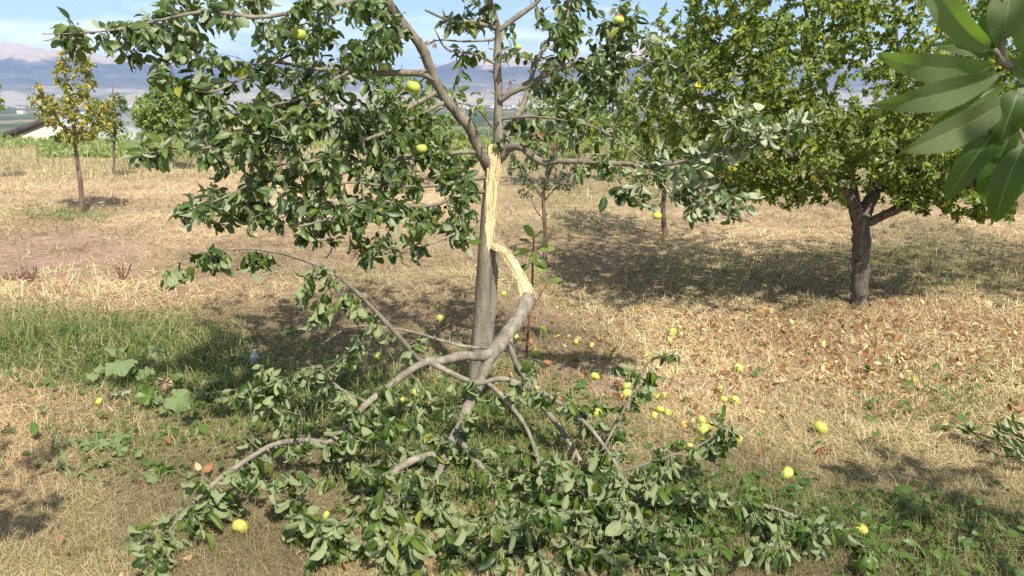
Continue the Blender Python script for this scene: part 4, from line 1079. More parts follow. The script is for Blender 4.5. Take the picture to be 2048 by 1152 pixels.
small_plant('dried_thistle', 'dried brown seed head on a short stalk in the left grass strip', [[(336, 800, 0.0, 2.5), (334, 780, Y_of(800) - .02, 2.2), (330, 764, Y_of(800) - .04, 3)]],
    [(330, 764, Y_of(800) - .04, math.cos(t), math.sin(t) * 0.6, 14) for t in np.linspace(0, 6.28, 14)], M_stem_dry, M_stem_dry, L=0.03)
for k_, (px, py, h_, lb) in enumerate([(60, 565, 28, 'dark red dried dock stalks on the pink soil at the left edge'), (40, 560, 24, 'shorter dried dock stalks on the pink soil beside the edge'), (245, 560, 26, 'reddish dried stalk clump on the straw right of the dock stalks'), (375, 860, 0, '')]):
    if not lb: continue
    yb = Y_of(py)
    stems = [[(px + d * 0.1, py, 0.0, 0.9), (px + d * 0.7 + e, py - h_ * 0.5, yb, 0.8), (px + d + 2.2 * e, py - h_ * f, yb, 1.0)] for d, e, f in zip(rng.normal(0, 16, 11), rng.uniform(-5, 5, 11), rng.uniform(0.4, 1.3, 11))]
    small_plant('dried_dock', lb, stems, [(px + rng.normal(0, 14), py - rng.uniform(0, h_), yb, rng.uniform(-1, 1), rng.uniform(-1, 0.4), 5) for _ in range(20)], M_stem_dock, M_stem_dock, 'plant', 'dried dock plants', nu=3, nv=3)

# ------------------------------------------------------------------ the branch hanging into the view at the top right, close to the lens
def front_branch():
    root = empty('apple_tree', (1.75, -0.75, 0.0), 'apple tree close by, its big grey green leaves hanging in at the top right', 'tree')
    tr = MB(); tk, trr = [], []
    def W(P, k=10):
        S = spline(np.array(P, float), 6); tr.tube(S[:, :3], S[:, 3], k, 0.06); tk.append(S[:, :3]); trr.append(S[:, 3])
    W([(1.75, -0.75, -0.05, .085), (1.74, -0.74, 0.5, .07), (1.72, -0.72, 1.1, .065), (1.7, -0.6, 1.6, .05), (1.6, -0.4, 2.2, .035), (1.4, -0.3, 2.8, .02), (1.3, -.2, 3.3, .01)])
    W([(1.72, -0.7, 1.15, .05), (1.5, -0.3, 1.45, .035), (1.15, 0.15, 1.66, .022), (0.8, 0.45, 1.76, .012), tuple(PD(2200, 210, 0.68)) + (.0047,)])
    W([(1.72, -0.7, 1.2, .045), (2.1, 0.1, 1.6, .03), (2.4, 0.9, 1.9, .018), (2.55, 1.4, 2.05, .008)])
    W([(1.7, -0.6, 1.5, .04), (1.2, -0.7, 2.0, .025), (0.7, -0.7, 2.4, .015), (0.3, -0.6, 2.6, .008)])
    def cloud(c, r, n_):
        o = []
        while len(o) < n_:
            a_ = rng.uniform(-1, 1, 3)
            if a_ @ a_ <= 1: o.append(np.array(c) + a_ * np.array(r))
        return o
    T = np.array(cloud((1.25, -0.35, 2.6), (0.95, 0.7, 0.6), 100) + cloud((2.5, 1.25, 2.1), (0.45, 0.35, 0.25), 40) + cloud((0.5, -0.6, 2.6), (0.5, 0.4, 0.35), 40))
    arr = grow(cat(tk), cat(trr), T, 7, 0.078, dict(flip=0.15), tr, rmax=0.006)
    tr.obj('trunk', M_bark, root)
    leaves_obj('crown', arr, M_leaf_main, root, 4, 3, 0.2)
    tw = MB(); sk, sr = [], []
    limb(tw, [(2200, 210, 0.68, 10), (2100, 165, 0.64, 9), (2040, 140, 0.62, 8), (2006, 124, 0.6, 7), (1990, 100, 0.59, 4)], sk, sr, 10, near=True)
    limb(tw, [(2006, 124, 0.6, 5), (2005, 60, 0.6, 4), (2008, -20, 0.6, 3)], sk, sr, 8, near=True)
    limb(tw, [(2060, 148, 0.63, 7), (2040, 190, 0.6, 5), (2030, 230, 0.58, 4), (2050, 290, 0.58, 3)], sk, sr, 8, near=True)
    two = tw.obj('branch', M_bark, root)
    # base px, tip px, depths, width px, facing
    spec = [(1992, 105, 1806, -8, .60, .57, 88, -1), (2000, 128, 1768, 184, .60, .56, 84, -1), (2012, 140, 1784, 258, .60, .55, 92, -1), (2014, 165, 1868, 236, .61, .58, 74, 1),
            (2026, 192, 1826, 334, .59, .54, 104, -1), (2034, 215, 1870, 388, .60, .56, 86, 1), (2052, 280, 1962, 458, .58, .55, 84, 1), (2006, 90, 2022, -60, .60, .58, 100, -1), (2012, 118, 2110, 175, .61, .6, 80, 1),
            (2034, 160, 2090, 330, .61, .58, 96, 1), (2030, 205, 1990, 330, .62, .6, 80, 1), (2000, 118, 1975, 20, .62, .6, 60, 1), (2040, 175, 2000, 280, .585, .56, 90, 1), (2060, 250, 2030, 400, .6, .58, 80, -1), (2050, 150, 2140, 60, .62, .6, 90, 1),
            (2024, 200, 1905, 300, .60, .56, 76, -1), (2045, 230, 1925, 420, .6, .57, 80, 1), (2018, 150, 1850, 160, .62, .6, 70, 1), (2060, 260, 2010, 440, .61, .58, 84, 1), (1998, 110, 1900, 60, .62, .6, 70, 1), (2040, 120, 2090, -30, .62, .6, 80, -1), (2060, 210, 2110, 400, .62, .6, 90, 1)]
    B = []; D = []; Nn = []; Ls = []; Ws = []
    for bx, by, tx_, ty_, d0, d1, w, fc in spec:
        p0 = PD(bx, by, d0); p1 = PD(tx_, ty_, d1)
        d = p1 - p0; l = np.linalg.norm(d)
        B.append(p0); D.append(d / l)
        view = norm(np.array([0, 0, CAMH]) - (p0 + p1) / 2)
        Nn.append(fc * (view + np.array([0, 0, 0.35 * fc]) + rng.normal(0, 0.15, 3)))
        Ls.append(l * 0.79); Ws.append(w * 0.6 / F * 0.66)
    V, Fc, A = leaf_geo(np.array(B), np.array(D), np.array(Nn), np.array(Ls), np.array(Ws), rng.uniform(0.5, 1.6, len(B)) * np.array([s[7] for s in spec]), rng.uniform(0.1, 0.5, len(B)) * np.array([s[7] for s in spec]), rng.random(len(B)), 45, 13, 0.1, 0.15, 0.9, 0.05)
    link('leaves', mesh_from('leaves', V, Fc, {'luv': ('FLOAT_VECTOR', A)}), M_leaf_front, two, loc=(0, 0, 0))


front_branch()


def shade_tree():
    root = empty('apple_tree', (-2.3, 0.5, 0.0), 'apple tree just outside the left edge, showing only as shade on the straw', 'tree')
    tr = MB(); tk, trr = [], []
    for P in ([(-2.3, 0.5, -0.05, .07), (-2.3, 0.5, .8, .06), (-2.2, 0.6, 1.5, .045), (-2.0, .8, 2.2, .025), (-1.9, .9, 2.7, .01)], [(-2.25, 0.55, 1.2, .04), (-1.9, 1.0, 1.7, .025), (-1.7, 1.3, 2.1, .01)]):
        S = spline(np.array(P), 6); tr.tube(S[:, :3], S[:, 3], 10, 0.06); tk.append(S[:, :3]); trr.append(S[:, 3])
    T = []
    while len(T) < 90:
        a_ = rng.uniform(-1, 1, 3)
        if a_ @ a_ <= 1: T.append(np.array([-1.65, 1.15, 2.15]) + a_ * np.array([.65, .45, .5]))
    arr = grow(cat(tk), cat(trr), np.array(T), 7, 0.078, dict(flip=0.15), tr, rmax=0.006)
    tr.obj('trunk', M_bark, root)
    leaves_obj('crown', arr, M_leaf_main, root, 4, 3, 0.2)


shade_tree()


def cut_branch():
    yb = Y_of(925)
    root = empty('cut_branch', PZ(2080, 915, 0.03), 'cut twig with narrow silvery leaves lying on the straw at the right edge', 'branch')
    tw = MB(); sk, sr = [], []
    for sp in ([(2130, 930, 0.05, 4), (2050, 905, 0.06, 3), (1990, 880, 0.06, 2), (1935, 862, 0.05, 1)], [(2130, 920, 0.06, 4), (2060, 880, 0.09, 3), (2000, 862, 0.12, 1.5)], [(2130, 935, 0.05, 3), (2060, 925, 0.05, 2), (2005, 912, 0.05, 1)], [(2140, 900, 0.08, 3), (2070, 860, 0.12, 2), (2030, 850, 0.13, 1)]):
        limb(tw, sp, sk, sr, 6)
    tw.obj('twig', M_bark, root)
    P = cat(sk); idx = rng.integers(3, len(P), 200)
    B = P[idx] + rng.normal(0, 0.008, (200, 3)); B[:, 2] = np.maximum(B[:, 2], 0.02)
    D = np.array([-0.8, 0.15, 0.25]) + rng.normal(0, 0.45, (200, 3)); D[:, 2] = np.abs(D[:, 2])
    Ls = rng.uniform(0.04, 0.07, 200)
    leaves_obj('leaves', (B, D, np.tile([0, -.3, -1.], (200, 1)) + rng.normal(0, 0.5, (200, 3)), Ls, Ls * 0.3), M_leaf_pale, root, 5, 3, 0.1, (0.1, 0.8), (0.1, 0.6), 0.03)


cut_branch()

# ------------------------------------------------------------------ apples
def lathe(prof, k=28, fn=None):
    prof = np.array(prof, float); m_ = len(prof)
    a = np.arange(k) / k * 2 * PI
    V = np.stack([prof[:, :1] * np.cos(a), prof[:, :1] * np.sin(a), np.tile(prof[:, 1:2], (1, k))], -1)
    if fn: V = fn(V, a)
    i = np.arange(m_ - 1)[:, None] * k; j = np.arange(k)[None]; j2 = (j + 1) % k
    return V.reshape(-1, 3), np.stack([i + j, i + j2, i + k + j2, i + k + j], -1).reshape(-1, 4)


def apple_mesh(seed):
    r = np.random.default_rng(seed)
    t = np.linspace(0.0, 1.0, 22)
    th = t * PI
    rad = np.sin(th) ** 0.9 * (1 + 0.05 * np.cos(th))
    z = -np.cos(th) * 0.86
    z = z - 0.30 * np.exp(-((1 - t) / 0.13) ** 2) + 0.16 * np.exp(-(t / 0.10) ** 2)
    rad[0] = 0.01; rad[-1] = 0.01
    s1, s2 = r.uniform(-0.06, 0.06, 2)
    ph = r.uniform(0, 6)

    def fn(V, a):
        lob = 1 + 0.035 * np.cos(5 * a + ph)[None] * (1 - t)[:, None] + 0.03 * np.cos(a + ph)[None] + 0.02 * np.cos(2 * a - ph)[None]
        V[..., 0] *= lob; V[..., 1] *= lob
        V[..., 0] += s1 * V[..., 2]; V[..., 1] += s2 * V[..., 2]
        return V
    return mesh_from('apple', *lathe(np.stack([rad, z], -1), 28, fn))


def apple_material(name, a, b_, blush=None):
    m, nt, o = new_mat(name)
    tcn = nt.nodes.new('ShaderNodeTexCoord')
    oi = nt.nodes.new('ShaderNodeObjectInfo')
    n1 = N_(nt, 'ShaderNodeTexNoise', Scale=1.6, Detail=4.0)
    va = nt.nodes.new('ShaderNodeVectorMath'); va.operation = 'ADD'
    sc = nt.nodes.new('ShaderNodeVectorMath'); sc.operation = 'SCALE'; sc.inputs[0].default_value = (37, 11, 23)
    nt.links.new(oi.outputs['Random'], sc.inputs['Scale'])
    nt.links.new(tcn.outputs['Object'], va.inputs[0]); nt.links.new(sc.outputs[0], va.inputs[1])
    nt.links.new(va.outputs[0], n1.inputs['Vector'])
    c = ramp(nt, n1.outputs['Fac'], [(0.32, a), (0.65, b_)])
    vo = N_(nt, 'ShaderNodeTexVoronoi', Scale=9.0); nt.links.new(va.outputs[0], vo.inputs['Vector'])
    dot = math_(nt, 'LESS_THAN', vo.outputs['Distance'], 0.10)
    c = mix(nt, math_(nt, 'MULTIPLY', dot, 0.6), c, (0.62, 0.60, 0.30))
    n2 = N_(nt, 'ShaderNodeTexNoise', Scale=2.2, Detail=6.0, Roughness=0.7); nt.links.new(va.outputs[0], n2.inputs['Vector'])
    br = ramp(nt, n2.outputs['Fac'], [(0.60, (0, 0, 0)), (0.70, (1, 1, 1))])
    c = mix(nt, math_(nt, 'MULTIPLY', br, 0.75), c, blush or (0.26, 0.17, 0.06))
    b = N_(nt, 'ShaderNodeBsdfPrincipled', Roughness=0.38)
    b.inputs['Specular IOR Level'].default_value = 0.4
    b.inputs['Subsurface Weight'].default_value = 0.0
    nt.links.new(c, b.inputs['Base Color']); nt.links.new(b.outputs[0], o.inputs[0])
    return m


M_apple = apple_material('yellow_green_apple', (0.38, 0.42, 0.055), (0.53, 0.52, 0.10))
M_apple_green = apple_material('green_apple', (0.30, 0.40, 0.05), (0.44, 0.50, 0.09))
M_apple_pale = apple_material('pale_green_apple', (0.34, 0.43, 0.07), (0.48, 0.52, 0.13))
M_apple_bruised = apple_material('bruised_apple', (0.40, 0.36, 0.06), (0.50, 0.46, 0.10), (0.17, 0.085, 0.03))
M_apple_red = apple_material('reddish_apple', (0.52, 0.16, 0.05), (0.60, 0.42, 0.10))
M_rot = plain_mat('rotting_skin', (0.22, 0.07, 0.03), (0.42, 0.17, 0.06), 4)
M_calyx = plain_mat('apple_calyx', (0.05, 0.035, 0.02), (0.12, 0.08, 0.04))
AM = [apple_mesh(s) for s in range(4)]
AMs = {}
stem_b = MB(); stem_b.tube(spline(np.array([[0, 0, 0.52], [0.03, 0.0, 0.72], [0.10, 0.02, 1.0]]), 4), np.linspace(0.045, 0.05, 9), 6)
stem_me = mesh_from('stem', np.concatenate(stem_b.V), np.concatenate(stem_b.Fc)); stem_me.materials.append(M_stem_dry)
cal_b = MB()
for q in range(5):
    a_ = q / 5 * 2 * PI
    cal_b.tube(np.array([[0, 0, -0.70], [0.09 * math.cos(a_), 0.09 * math.sin(a_), -0.79], [0.17 * math.cos(a_), 0.17 * math.sin(a_), -0.86]]), [0.06, 0.05, 0.012], 4)
cal_me = mesh_from('calyx', np.concatenate(cal_b.V), np.concatenate(cal_b.Fc)); cal_me.materials.append(M_calyx)


def apple(px, py, d, label, v=None, mat=None, group=None, hang=False, rot=None):
    """on the ground unless a depth or height is given"""
    mat = mat or [M_apple, M_apple, M_apple_pale, M_apple_bruised][int(rng.integers(0, 4))]
    k = int(rng.integers(0, 4))
    key = (k, mat.name)
    if key not in AMs:
        me = AM[k].copy(); me.materials.clear(); me.materials.append(mat); AMs[key] = me
    o = bpy.data.objects.new('apple', AMs[key]); COL.objects.link(o)
    if v is None:
        c = PZ(px, py, 0.03)
        R = d / 2 * np.linalg.norm(c - np.array([0, 0, CAMH])) / F
        c[2] = float(hgt(c[0], c[1])) + R * 0.74 + 0.004
        c2 = PZ(px, py, c[2]); c[0], c[1] = c2[0], c2[1]
    else:
        c = PX(px, py, v); R = d / 2 * np.linalg.norm(c - np.array([0, 0, CAMH])) / F
    o.location = c
    o.scale = (R * 1.02, R * 1.02, R * 1.0)
    if rot is None:
        rot = (rng.uniform(-0.3, 0.3), rng.uniform(-0.3, 0.3), rng.uniform(0, 6)) if hang else (rng.uniform(0.6, 2.6), rng.uniform(-0.8, 0.8), rng.uniform(0, 6))
    o.rotation_euler = rot
    for nm, me in (('stem', stem_me), ('calyx', cal_me)):
        ch = bpy.data.objects.new(nm, me); COL.objects.link(ch); ch.parent = o
    tag(o, label, 'apple', group or ('apples still hanging on the tree' if hang else 'windfall apples on the ground'))
    return o


A_ = apple
A_(1640, 857, 27, 'large yellow apple lying alone on the straw above the brown curled leaf')
A_(1573, 947, 26, 'yellow apple in the sparse grass below and left of the brown curled leaf')
A_(1475, 737, 19, 'single yellow apple on straw beside the little dark weed')
A_(1447, 799, 15, 'left one of two small apples side by side on the open straw')
A_(1469, 800, 18, 'right one of two small apples side by side on the open straw')
A_(1439, 776, 12, 'tiny pale apple just above the pair on the open straw')
A_(1345, 664, 16, 'apple farthest right at the edge of the brown leaf litter')
A_(1360, 655, 10, 'tiny apple touching the leaf litter just behind a bigger one')
A_(1214, 709, 17, 'apple on bare straw right of the dark burnt patch')
A_(1190, 753, 18, 'apple just below the dark burnt patch on the soil')
A_(1153, 683, 14, 'half hidden apple on the straw above the dark burnt patch, left of two')
A_(1183, 691, 13, 'small apple on the straw above the dark burnt patch, right of two')
A_(1252, 771, 19, 'top apple of the stacked pair behind the upright leafy twig')
A_(1254, 787, 19, 'lower apple of the stacked pair behind the upright leafy twig', v=0.035)
A_(1244, 794, 12, 'smallest apple at the left foot of the stacked pair')
A_(1273, 797, 18, 'dark creased apple just right of the upright leafy twig')
A_(1312, 792, 13, 'left apple of the small touching pair right of the upright twig')
A_(1328, 791, 13, 'right apple of the small touching pair right of the upright twig')
A_(1320, 819, 16, 'top apple of the group of three on the straw')
A_(1309, 831, 15, 'lower left apple of the group of three on the straw')
A_(1336, 825, 15, 'lower right apple of the group of three on the straw')
A_(1368, 849, 15, 'reddish rotten apple left of the big apple by the leafy twig', mat=M_apple_red)
A_(1404, 840, 16, 'smaller apple just behind the big apple by the leafy twig')
A_(1405, 858, 23, 'big speckled apple beside the tip of the fallen leafy twig')
A_(1420, 853, 16, 'apple half hidden behind the right of the big speckled apple')
A_(1362, 891, 20, 'apple resting against the fallen leaves, left of two below the big one')
A_(1379, 894, 17, 'apple resting against the fallen leaves, right of two below the big one')
A_(1477, 880, 17, 'apple beside the outermost leaf tip of the fallen twig')
A_(1175, 828, 18, 'left apple of the pair in the straw right of the dark branch')
A_(1194, 827, 20, 'right apple of the pair in the straw right of the dark branch')
A_(1072, 706, 17, 'apple half behind a leaf at the foot of the red stemmed shoot')
A_(1032, 673, 12, 'small apple on the straw just right of the hanging limb')
A_(1720, 1060, 26, 'bright yellow apple in green grass at the end of the ground branch')
A_(480, 1054, 29, 'large apple with a puckered end under the bottom left branch')
A_(198, 803, 14, 'lone yellow apple beside the pale scrap at the grass strip edge')
A_(880, 637, 14, 'apple on the straw just left of the split trunk')
A_(1008, 587, 11, 'farthest small apple on the straw between trunk and tongue of wood')
A_(757, 679, 14, 'left apple of the pair in the shade left of the trunk')
A_(776, 681, 14, 'right apple of the pair in the shade left of the trunk')
A_(755, 713, 17, 'apple in the weeds below the shaded pair left of the trunk')
A_(711, 730, 13, 'small apple in the weeds left of the fork of the fallen limb')
A_(672, 782, 15, 'apple under the fallen leaves beside the pale mallow leaf')
A_(806, 802, 20, 'left apple of the three heaped in the green weeds by the trunk')
A_(830, 786, 22, 'top apple of the three heaped in the green weeds by the trunk', v=0.05)
A_(840, 799, 18, 'right apple of the three heaped in the green weeds by the trunk')
A_(905, 735, 15, 'apple showing under the fork of the fallen limb by the trunk')
H = dict(hang=True)
A_(597, 67, 27, 'dark green apple hanging shaded in the upper left crown', v=3.2, mat=M_apple_green, **H)
A_(749, 121, 18, 'left apple of the pair sitting over the pale horizontal bough', v=3.45, **H)
A_(766, 134, 19, 'right apple of the pair sitting over the pale horizontal bough', v=3.45, **H)
A_(826, 173, 27, 'green apple hanging just below the fork of the main left bough', v=3.45, mat=M_apple_green, **H)
A_(843, 297, 22, 'green apple hanging left of the split beside the low branch', v=3.5, mat=M_apple_green, **H)
A_(924, 274, 14, 'small pale green apple half hidden under the main left bough', v=3.75, mat=M_apple_green, **H)
A_(862, 331, 15, 'dark shaded apple hanging under the low left branch', v=3.6, mat=M_apple_green, **H)
A_(1143, 244, 22, 'green apple among leaves right of the upright leader', v=3.7, mat=M_apple_green, **H)
A_(1314, 431, 18, 'yellow apple hanging lowest under the silvery right bough', v=3.4, **H)
A_(1036, 95, 14, 'round green apple hanging right of the leader against the sky', v=3.9, mat=M_apple_green, **H)
rt = A_(1237, 40, 22, 'apple with a rotten brown top hanging at the upper right', v=3.65, **H)
tt_ = np.linspace(0.62, 1.0, 10) * PI
cv, cf = lathe(np.stack([np.sin(tt_) ** 0.9 * 1.03, -np.cos(tt_) * 0.89], -1), 20)
cv[:, 2] += 0.04 * np.sin(cv[:, 0] * 9) * np.cos(cv[:, 1] * 8)
ro = link('rotten_patch', mesh_from('rotten_patch', cv, cf), M_rot, rt, loc=(0, 0, 0))
A_(652, 1030, 15, 'small green apple on the fallen twig at the bottom, left of centre', v=2.55, mat=M_apple_green, group='apples still hanging on the tree')

# ------------------------------------------------------------------ small things on the ground
M_plastic = plain_mat('clouded_plastic', (0.62, 0.66, 0.66), (0.78, 0.82, 0.82), 20, 0.25, 0.5, 0.0, 0.35)
M_cap = plain_mat('bottle_cap_plastic', (0.66, 0.60, 0.50), (0.72, 0.66, 0.56), 20, 0.4)
c = PZ(508, 728, 0.0); c[2] = float(hgt(c[0], c[1]))
bo = link('plastic_bottle', mesh_from('plastic_bottle', *lathe([(0.004, 0.0), (0.024, 0.002), (0.027, 0.012), (0.0255, 0.03), (0.027, 0.05), (0.026, 0.068), (0.018, 0.082), (0.0105, 0.090), (0.010, 0.096)], 20)), M_plastic, loc=c)
bo.rotation_euler = (0.05, 0.12, 0)
tag(bo, 'small clouded plastic bottle standing in the grass left of the trunk', 'bottle')
cp = link('cap', mesh_from('cap', *lathe([(0.0115, 0.094), (0.012, 0.098), (0.012, 0.110), (0.009, 0.112), (0.0005, 0.112)], 16)), M_cap, bo, loc=(0, 0, 0))

M_scrap = plain_mat('bleached_scrap', (0.20, 0.185, 0.155), (0.36, 0.34, 0.29), 40, 0.8)


def scrap(px, py, w, label, name='crumpled_scrap', mat=None):
    c = PZ(px, py, 0.01); c[2] = float(hgt(c[0], c[1])) + 0.012
    n_ = 9
    gx, gy = np.meshgrid(np.linspace(-1, 1, n_), np.linspace(-1, 1, n_), indexing='ij')
    R = w / 2 * np.linalg.norm(c - np.array([0, 0, CAMH])) / F
    z = R * 0.9 * (fbm(gx * 2 + px, gy * 2, 3, 1.2) - 0.35)
    V1 = np.stack([gx * R * (0.8 + 0.4 * vnoise(gy * 2 + px, gx)), gy * R * 0.6, z], -1).reshape(-1, 3)
    V2 = V1 - [0, 0, 0.002]
    i = np.arange(n_ - 1)[:, None] * n_; j = np.arange(n_ - 1)[None]
    q = np.stack([i + j, i + n_ + j, i + n_ + j + 1, i + j + 1], -1).reshape(-1, 4)
    mb = MB(); mb.add(V1, q); mb.add(V2, q[:, ::-1])
    tag(mb.obj(name, mat or M_scrap, loc=c), label, 'litter')


scrap(235, 790, 34, 'crumpled bleached scrap in the grass edge beside the lone yellow apple')
scrap(1160, 722, 14, 'small white scrap on the dark burnt patch')


def stick(pts, label, r=2.0):
    mb = MB(); sk, sr = [], []
    limb(mb, [(a, b_, 0.02, r * (1 - 0.5 * q / len(pts))) for q, (a, b_) in enumerate(pts)], sk, sr, 6)
    tag(mb.obj('stick', M_stem_dry), label, 'stick', 'dry sticks on the ground')


stick([(858, 678), (895, 650), (930, 646)], 'thin pale stick lying across the shade left of the trunk', 1.6)
stick([(1330, 905), (1390, 912), (1460, 920)], 'thin dry stick on the straw beneath the leafy twig tip', 1.4)

M_brown = plain_mat('curled_brown_leaf', (0.08, 0.03, 0.018), (0.17, 0.065, 0.035), 40, 0.8)
c = PZ(1648, 899, 0.03)
V, Fc, A = leaf_geo(np.array([c + [-0.035, 0, -0.02], c + [0.01, 0.0, 0.0]]), np.array([[0.8, -0.1, 0.6], [0.8, 0.0, -0.5]]), np.array([[-0.5, -1, .2], [.4, -1, .3]]), np.array([0.055, 0.04]), np.array([0.034, 0.026]), np.array([0.9, 0.7]), np.array([0.5, 0.5]), np.array([0.2, 0.6]), 7, 5, 0.0)
tag(link('dead_leaf', mesh_from('dead_leaf', V, Fc), M_brown), 'dark brown curled dead leaf standing up from the straw', 'leaf')

# ------------------------------------------------------------------ grass and straw, litter
def blades(name, X, Y, Ln, Wd, inc, bend, cols, mat, label, cat_):
    n = len(X)
    Z = hgt(X, Y) - 0.003 + np.maximum(0, np.hypot(X, Y) - 3.5) * 0.0016
    az = rng.uniform(0, 2 * PI, n)
    h = np.stack([np.cos(az), np.sin(az), np.zeros(n)], -1)
    s = np.stack([-np.sin(az), np.cos(az), np.zeros(n)], -1)
    tilt = rng.normal(0, 0.5, n)
    s = s * np.cos(tilt)[:, None] + np.array([0, 0, 1]) * np.sin(tilt)[:, None] * 0.6
    P0 = np.stack([X, Y, Z], -1)
    d0 = h * np.cos(inc)[:, None] + np.array([0, 0, 1]) * np.sin(inc)[:, None]
    i2 = inc - bend
    d1 = h * np.cos(i2)[:, None] + np.array([0, 0, 1]) * np.sin(i2)[:, None]
    P1 = P0 + d0 * (Ln * 0.5)[:, None]
    P2 = P1 + d1 * (Ln * 0.5)[:, None]
    gz = hgt(P2[:, 0], P2[:, 1]) + np.maximum(0, np.hypot(X, Y) - 3.5) * 0.0016; P2[:, 2] = np.maximum(P2[:, 2], gz + 0.002 + 0.012 * rng.random(n))
    P1[:, 2] = np.maximum(P1[:, 2], gz + 0.003)
    w = (Wd / 2)[:, None]
    V = np.stack([P0 - s * w, P0 + s * w, P1 + s * w * 0.8, P1 - s * w * 0.8, P2 + s * w * 0.25, P2 - s * w * 0.25], 1)
    q = np.array([[0, 1, 2, 3], [3, 2, 4, 5]])
    Fc = (q[None] + (np.arange(n) * 6)[:, None, None]).reshape(-1, 4)
    C = np.repeat(np.concatenate([cols, np.ones((n, 1))], 1), 6, 0)
    return tag(link(name, mesh_from(name, V.reshape(-1, 3), Fc, {'col': ('FLOAT_COLOR', C)}, smooth=False), mat), label, cat_, kind='stuff')


M_blade = attr_mat('grass_blade', 0.25, 0.7)


def scatter(n, ymin=318, ymax=1320, xmin=-260, xmax=2310):
    py = ymin + (ymax - ymin) * rng.random(n) ** 0.85; px = rng.uniform(xmin, xmax, n)
    p = PZ(px, py, 0.0)
    return p[:, 0], p[:, 1]


def pick(pal, n):
    pal = np.array(pal); c = pal[rng.integers(0, len(pal), n)]
    return c * rng.uniform(0.7, 1.25, (n, 1))


# straw
X, Y = scatter(680000)
g, s, l, px, py = fields(X, Y)
clump = fbm(X + 3, Y * 1.6, 4, 1.9)
keep = rng.random(len(X)) > np.clip(0.72 * s + 0.45 * g + 0.5 * (1 - sstep(0.34, 0.56, clump)), 0, 0.97)
X, Y, g, px, py, clump = X[keep], Y[keep], g[keep], px[keep], py[keep], clump[keep]; n = len(X)
# stubble tufts stand up in loose bunches
nt_ = 1100
tx_, ty_ = scatter(nt_, 330, 1250)
k_ = rng.integers(8, 30, nt_); rep = np.repeat(np.arange(nt_), k_)
sp_ = np.hypot(tx_, ty_)[rep] * 0.004 + 0.012
X = np.concatenate([X, tx_[rep] + rng.normal(0, 1, len(rep)) * sp_]); Y = np.concatenate([Y, ty_[rep] + rng.normal(0, 1, len(rep)) * sp_])
tuft = np.concatenate([np.zeros(n, bool), np.ones(len(rep), bool)])
g, s, l, px, py = fields(X, Y); n = len(X)
dist = np.hypot(X, Y)
Ln = rng.uniform(0.018, 0.085, n) * (1 + 0.08 * dist); Wd = np.maximum(0.0014, 0.00062 * dist) * rng.uniform(0.7, 1.3, n)
inc = np.abs(rng.normal(0.10, 0.30, n)); up_ = rng.random(n) < 0.06
inc[up_] = rng.uniform(0.6, 1.4, up_.sum())
inc[tuft] = rng.uniform(0.3, 1.3, tuft.sum()); Ln[tuft] *= rng.uniform(0.6, 1.1, tuft.sum())
cl = pick([(0.60, 0.475, 0.275), (0.70, 0.58, 0.365), (0.52, 0.385, 0.215), (0.43, 0.30, 0.175), (0.63, 0.52, 0.30), (0.74, 0.635, 0.42), (0.32, 0.21, 0.125)], n)
mot = fbm(X, Y, 4, 0.8)[:, None]
cl = cl * (0.45 + 1.0 * sstep(0.2, 0.8, mot)) * np.array([0.92, 0.895, 0.86])
pinkish = sstep(0.3, 0.7, fbm(X + 7, Y + 50, 3, 0.9))[:, None]
cl = cl * (np.array([0.99, 0.945, 0.925]) * pinkish + np.array([1.0, 1.05, 0.98]) * (1 - pinkish))
# the trampled thatch near the front left and beneath the fallen limb is older and browner, with dappled shade painted in
old_shaded = np.clip(0.9 * ell(px, py, 150, 960, 420, 150) + 0.7 * ell(px, py, 900, 1080, 700, 120) + 0.45 * ell(px, py, 1700, 930, 400, 80), 0, 1)[:, None]
cl = cl * (1 - old_shaded * np.array([0.09, 0.11, 0.11]))
greenish = (rng.random(n) < 0.09 + 0.40 * g + 0.10 * old_shaded[:, 0])
cl[greenish] = pick([(0.25, 0.27, 0.09), (0.33, 0.32, 0.13), (0.18, 0.22, 0.07)], greenish.sum())
blades('dry_grass', X, Y, Ln, Wd, inc, rng.uniform(-0.2, 0.6, n), cl, M_blade, 'matted dry straw coloured grass covering the orchard floor', 'dry grass')

# green grass
X, Y = scatter(420000)
g, s, l, px, py = fields(X, Y)
keep = rng.random(len(X)) < np.clip(g * 1.05 - 0.10, 0, 1) * 0.85 * (0.3 + 0.7 * sstep(0.35, 0.6, fbm(X, Y, 3, 5.0)))
X, Y, g, px, py = X[keep], Y[keep], g[keep], px[keep], py[keep]; n = len(X)
dist = np.hypot(X, Y)
tall = ell(px, py, 330, 705, 230, 60) + ell(px, py, 60, 670, 150, 50)
Ln = rng.uniform(0.04, 0.11, n) * (0.75 + 0.5 * g + 0.55 * tall) * (1 + 0.012 * dist); Wd = np.maximum(0.0022, 0.0008 * dist) * rng.uniform(0.7, 1.4, n)
cl = pick([(0.10, 0.16, 0.035), (0.14, 0.21, 0.05), (0.075, 0.125, 0.03), (0.20, 0.24, 0.07), (0.28, 0.27, 0.10), (0.42, 0.36, 0.17)], n)
blades('green_grass', X, Y, Ln, Wd, rng.uniform(0.35, 1.45, n), rng.uniform(0.0, 1.1, n), cl, M_blade, 'green grass tufts growing through the straw', 'grass')

